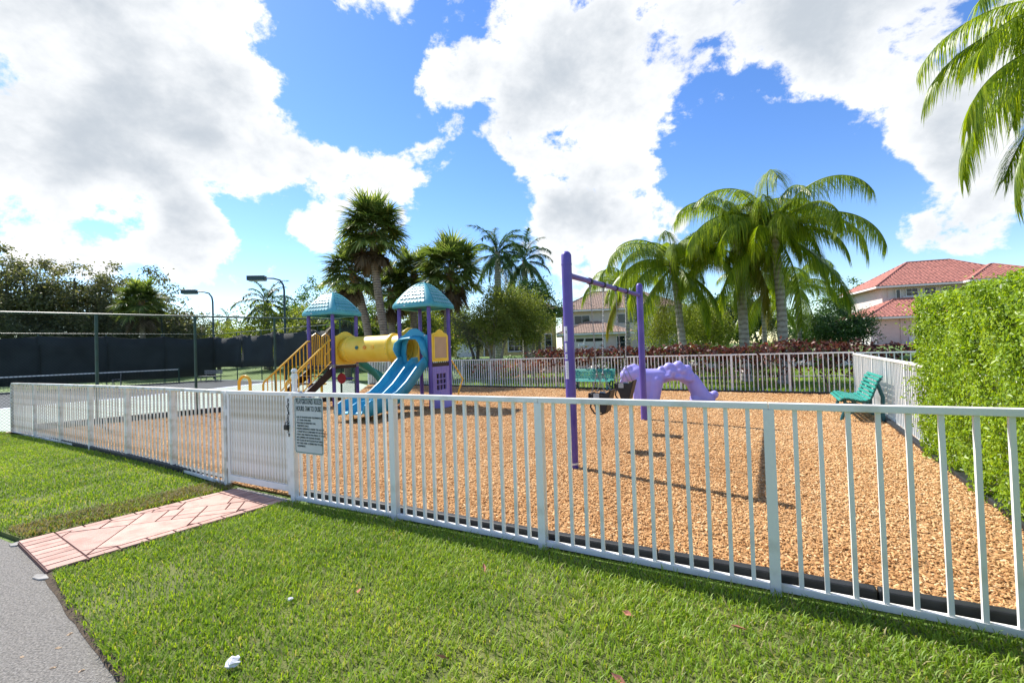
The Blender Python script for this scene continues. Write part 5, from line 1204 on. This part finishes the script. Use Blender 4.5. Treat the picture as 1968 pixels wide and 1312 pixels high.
# ------------------------------------------------------------------ houses
def tile_face(mb, a, b, c, d, row=.38, col=.30, amp=.055):
    a, b, c, d = (Vector(p) for p in (a, b, c, d)); e = (b-a).normalized(); n = e.cross(d-a if (d-a).length > .01 else c-a).normalized(); g = n.cross(e)
    if n.z < 0: n = -n
    if g.z < 0: g = -g
    Ls = (d-a).dot(g); rows = max(1, int(round(Ls/row)))
    for i in range(rows):
        t0, t1 = i/rows, (i+1)/rows+.04; tm = (t0+min(1, t1))/2
        sl = (a.lerp(d, tm)-a).dot(e); sr = (b.lerp(c, tm)-a).dot(e)
        if sr-sl < .15: continue
        k = max(2, int((sr-sl)/(col/4))); vs = []
        for q in range(k+1):
            s = sl+(sr-sl)*q/k; h = amp*abs(math.sin(math.pi*s/col)); p = a+e*s
            vs += [p+g*(Ls*t0)+n*(h+.05), p+g*(Ls*min(1., t1))+n*(h*.9+.012), p+g*(Ls*t0)+n*.0]
        mb.add(vs, [(3*q, 3*q+3, 3*q+4, 3*q+1) for q in range(k)]+[(3*q, 3*q+2, 3*q+5, 3*q+3) for q in range(k)])
def hip_roof(root, x0, x1, y0, y1, z, h, m, ov=.5, name='roof', row=.38, col=.30, fascia='trim'):
    X0, X1, Y0, Y1 = x0-ov, x1+ov, y0-ov, y1+ov; w = min(X1-X0, Y1-Y0)/2
    if X1-X0 >= Y1-Y0: r0, r1 = Vector((X0+w, (Y0+Y1)/2, z+h)), Vector((X1-w, (Y0+Y1)/2, z+h))
    else: r0, r1 = Vector(((X0+X1)/2, Y0+w, z+h)), Vector(((X0+X1)/2, Y1-w, z+h))
    A, B, Cc, D = Vector((X0, Y0, z)), Vector((X1, Y0, z)), Vector((X1, Y1, z)), Vector((X0, Y1, z))
    ro = MB()
    if X1-X0 >= Y1-Y0: faces = [(A, B, r1, r0), (B, Cc, r1, r1), (Cc, D, r0, r1), (D, A, r0, r0)]
    else: faces = [(A, B, r0, r0), (B, Cc, r1, r0), (Cc, D, r1, r1), (D, A, r0, r1)]
    for f in faces:
        ro.add(f if f[2] != f[3] else f[:3], [tuple(range(4 if f[2] != f[3] else 3))])
    ro.add([A, B, Cc, D], [(3, 2, 1, 0)])
    o = ro.build(name, m, root)
    tl = MB()
    for f in faces: tile_face(tl, *f, row=row, col=col)
    tag(tl.build('roof_tiles', m, o, True), kind='stuff')
    rd = MB()
    for p, q in ((A, r0), (B, r1 if X1-X0 >= Y1-Y0 else r0), (Cc, r1), (D, r0 if X1-X0 >= Y1-Y0 else r1), (r0, r1)):
        if (q-p).length > .1: rd.tube([p+Vector((0, 0, .06)), q+Vector((0, 0, .06))], .10, 6)
    rd.build('ridge_tiles', m, o)
    for p, q in ((A, B), (B, Cc), (Cc, D), (D, A)):
        MB().bar(p+Vector((0, 0, -.09)), q+Vector((0, 0, -.09)), .06, .2).build('fascia', fascia, o)
    return o
def window(root, x, z, w, h, y, nx=2, ny=1, m='trim', t=.07, face=-1):
    fr = MB()
    for cx, cz, sx, sz in ((x, z+h/2+t/2, w+2*t, t), (x, z-h/2-t/2, w+2*t, t), (x-w/2-t/2, z, t, h), (x+w/2+t/2, z, t, h)): fr.box((cx, y+face*.04, cz), (sx, .08, sz))
    for i in range(1, nx): fr.box((x-w/2+w*i/nx, y+face*.03, z), (.04, .05, h))
    for i in range(1, ny): fr.box((x, y+face*.031, z-h/2+h*i/ny), (w, .048, .035))
    o = fr.build('window', m, root); MB().box((x, y+face*.008, z), (w, .012, h)).build('pane', 'glass', o)
    return o
def houses():
    # cream two storey house in the centre, 55 m away
    b = gp(1120, 670, 55); b.z = .8; s = .0625
    r = thing('cream_house', 'cream two storey house with tan tile roof and white garage door', 'house', b, -.10)
    MB().box((1.4, 2.0, 1.25), (7.6, 6, 2.5)).build('garage_wall', 'pink_wall', r)
    MB().box((5.0, 7.6, 2.8), (14.6, 8.6, 5.6)).build('wall', 'cream_wall', r)
    hip_roof(r, -2.4, 5.2, -1.0, 5.2, 2.5, 1.45, 'tan_tile', .65, 'garage_roof')
    hip_roof(r, -2.3, 12.3, 3.3, 11.9, 5.6, 2.7, 'tan_tile', .6)
    hip_roof(r, -2.25, 2.0, 2.9, 7.0, 5.58, 1.5, 'tan_tile', .5, 'gable_roof')
    g = MB().box((.2, -1.03, 1.05), (4.5, .06, 2.1)).build('garage_door', 'door_white', r)
    for i in range(4):
        for j in range(4): MB().box((-1.42+1.08*i, -1.065, .28+.48*j), (.92, .02, .36)).build('door_panel', 'door_white' if j < 3 else 'glass', g)
    for cx, cz, sx, sz in ((-2.12, 1.08, .14, 2.16), (2.52, 1.08, .14, 2.16), (.2, 2.2, 4.8, .12)): MB().box((cx, -1.05, cz), (sx, .1, sz)).build('door_trim', 'trim', g)
    window(r, .2, 4.35, 1.9, 1.05, 3.3); window(r, 5.6, 4.35, 2.0, 1.15, 3.3); window(r, 9.8, 4.35, 1.6, 1.1, 3.3)
    MB().box((2.9, 3.27, 4.0), (.5, .06, 3.2)).build('pilaster', 'cream_wall', r)
    window(r, 4.4, 1.3, .9, 1.5, -1.0, 1, 2)
    mb = gp(1119, 690, 36); mb.z = terr(mb.x, mb.y); q = thing('mailbox', 'white mailbox on a post before the cream garage', 'mailbox', mb, .2)
    MB().bar((0, 0, 0), (0, 0, 1.0), .1, .1).build('post', 'white', q)
    MB().xprism([(-.11, 1.0), (.11, 1.0), (.11, 1.15), (.07, 1.23), (-.07, 1.23), (-.11, 1.15)], -.24, .24).build('box', 'white', q); MB().box((.15, -.13, 1.3), (.05, .03, .3)).build('flag', 'white', q)
    # yellow house to its left
    b = gp(985, 670, 62); b.z = .8
    r = thing('yellow_house', 'yellow house with coral tile roof behind the olive trees', 'house', b, .04)
    MB().box((2.5, 3.5, 3.1), (7.0, 7, 6.2)).build('wall', 'yellow_wall', r); MB().box((-4.6, 2.4, 1.4), (7.2, 5.2, 2.8)).build('wing_wall', 'yellow_wall', r)
    hip_roof(r, -1.0, 6.0, 0, 7, 6.2, 2.0, 'tan_tile', .5); hip_roof(r, -8.2, -1.0, -.2, 5, 2.8, 1.6, 'orange_tile', .5, 'wing_roof')
    window(r, .6, 1.7, 2.2, 2.0, 0, 3, 3, t=.14); window(r, 4.9, 1.6, .8, 2.4, 0, 1, 3, t=.12); window(r, 3.6, 1.6, .5, 2.2, 0, 1, 2); window(r, 3.0, 5.0, 1.6, 1.1, 0)
    an = MB(); ar = [(-.75, 0), (-.75, 1.5)]+[(-.75*math.cos(a), 1.5+.75*math.sin(a)) for a in np.linspace(.2, math.pi-.2, 9)]+[(.75, 1.5), (.75, 0)]
    an.yprism([(x-3.0, z+.02) for x, z in ar], -.32, -.18); dr = an.build('arched_doorway', 'brown_door', r)
    k = len(ar); tr = MB(); o2 = [(x*1.22, z*1.08) for x, z in ar]
    tr.add([(x-3.0, -.34, z+.02) for x, z in ar]+[(x-3.0, -.34, z+.02) for x, z in o2], [(i, i+1, k+i+1, k+i) for i in range(k-1)]); tr.build('arch_trim', 'trim', dr)
    g = MB().box((-6.2, -.22, 1.0), (2.6, .06, 2.0)).build('garage_door', 'trim', r)
    # pink house on the right, 45 m away
    b = gp(1688, 655, 45); b.z = .95
    r = thing('pink_house', 'pink two storey house with red barrel tile roofs at right', 'house', b, -.30)
    MB().box((4.55, 3.4, 1.35), (10.3, 7.0, 2.7)).build('lower_wall', 'pink_wall', r); MB().box((8.35, 8.6, 3.05), (12.1, 8.2, 6.1)).build('upper_wall', 'pale_wall', r)
    hip_roof(r, -.6, 9.7, -.1, 6.9, 2.7, 1.9, 'red_tile', .6, 'lower_roof', .36, .34); hip_roof(r, 2.3, 14.4, 4.5, 12.7, 6.1, 2.9, 'red_tile', .8, 'roof', .36, .34)
    hip_roof(r, 9.4, 16.0, 3.2, 9.5, 6.12, 1.8, 'red_tile', .6, 'side_roof', .36, .34)
    for i in range(3): window(r, 4.9+1.55*i, 5.38, .95, .72, 4.5, 2, 2)
    MB().box((6.45, 4.44, 4.9), (4.7, .1, .12)).build('window_sill', 'trim', r); MB().box((1.85, -.14, 1.35), (.1, .08, 2.6)).build('downpipe', 'pink_wall', r)
    MB().box((3.0, 4.46, 4.9), (.45, .08, 2.2)).build('pilaster', 'pale_wall', r); window(r, 3.7, 5.2, .3, 1.0, 4.5, 1, 1)
    MB().box((-.9, -.4, .55), (.5, 2.0, 1.1)).build('garden_wall', 'trim', r); MB().box((2.7, -.16, .45), (.5, .06, .5)).build('meter_box', 'trim', r)
    dp = MB().add([b+Vector((-3, -1.2, .02)), b+Vector((12, -5.4, .02)), b+Vector((11.0, -8.6, .02)), b+Vector((-4, -3.6, .02))], [(0, 1, 2, 3)]); tag(dp.build('driveway', 'driveway'), kind='structure')
    dp2 = at(1130, 686, 47); z = .83
    tag(MB().add([(dp2.x-2, dp2.y-4, z), (dp2.x+5, dp2.y-4, z), (dp2.x+3.4, dp2.y+6.8, z), (dp2.x-2.0, dp2.y+6.8, z)], [(0, 1, 2, 3)]).build('driveway', 'driveway'), kind='structure')
    # small grey roof beyond the court
    b = gp(462, 640, 72); r = thing('grey_roof_house', 'distant house with pale grey tile roof beyond the court', 'house', b, .35)
    MB().box((0, 4, 1.5), (11, 8, 3.0)).build('wall', 'pale_wall', r); hip_roof(r, -5.5, 5.5, 0, 8, 3.0, 2.4, 'grey_tile', .6, row=.6, col=.5)
    window(r, -2, 1.6, 1.4, 1.2, 0); window(r, 2, 1.6, 1.4, 1.2, 0)
MT['grey_tile'] = mat('grey_roof_tile', (.40, .37, .35), .8, .15, 3)
MT['brown_door'] = mat('brown_doorway', (.22, .13, .04), .7, .2, 3)
houses()
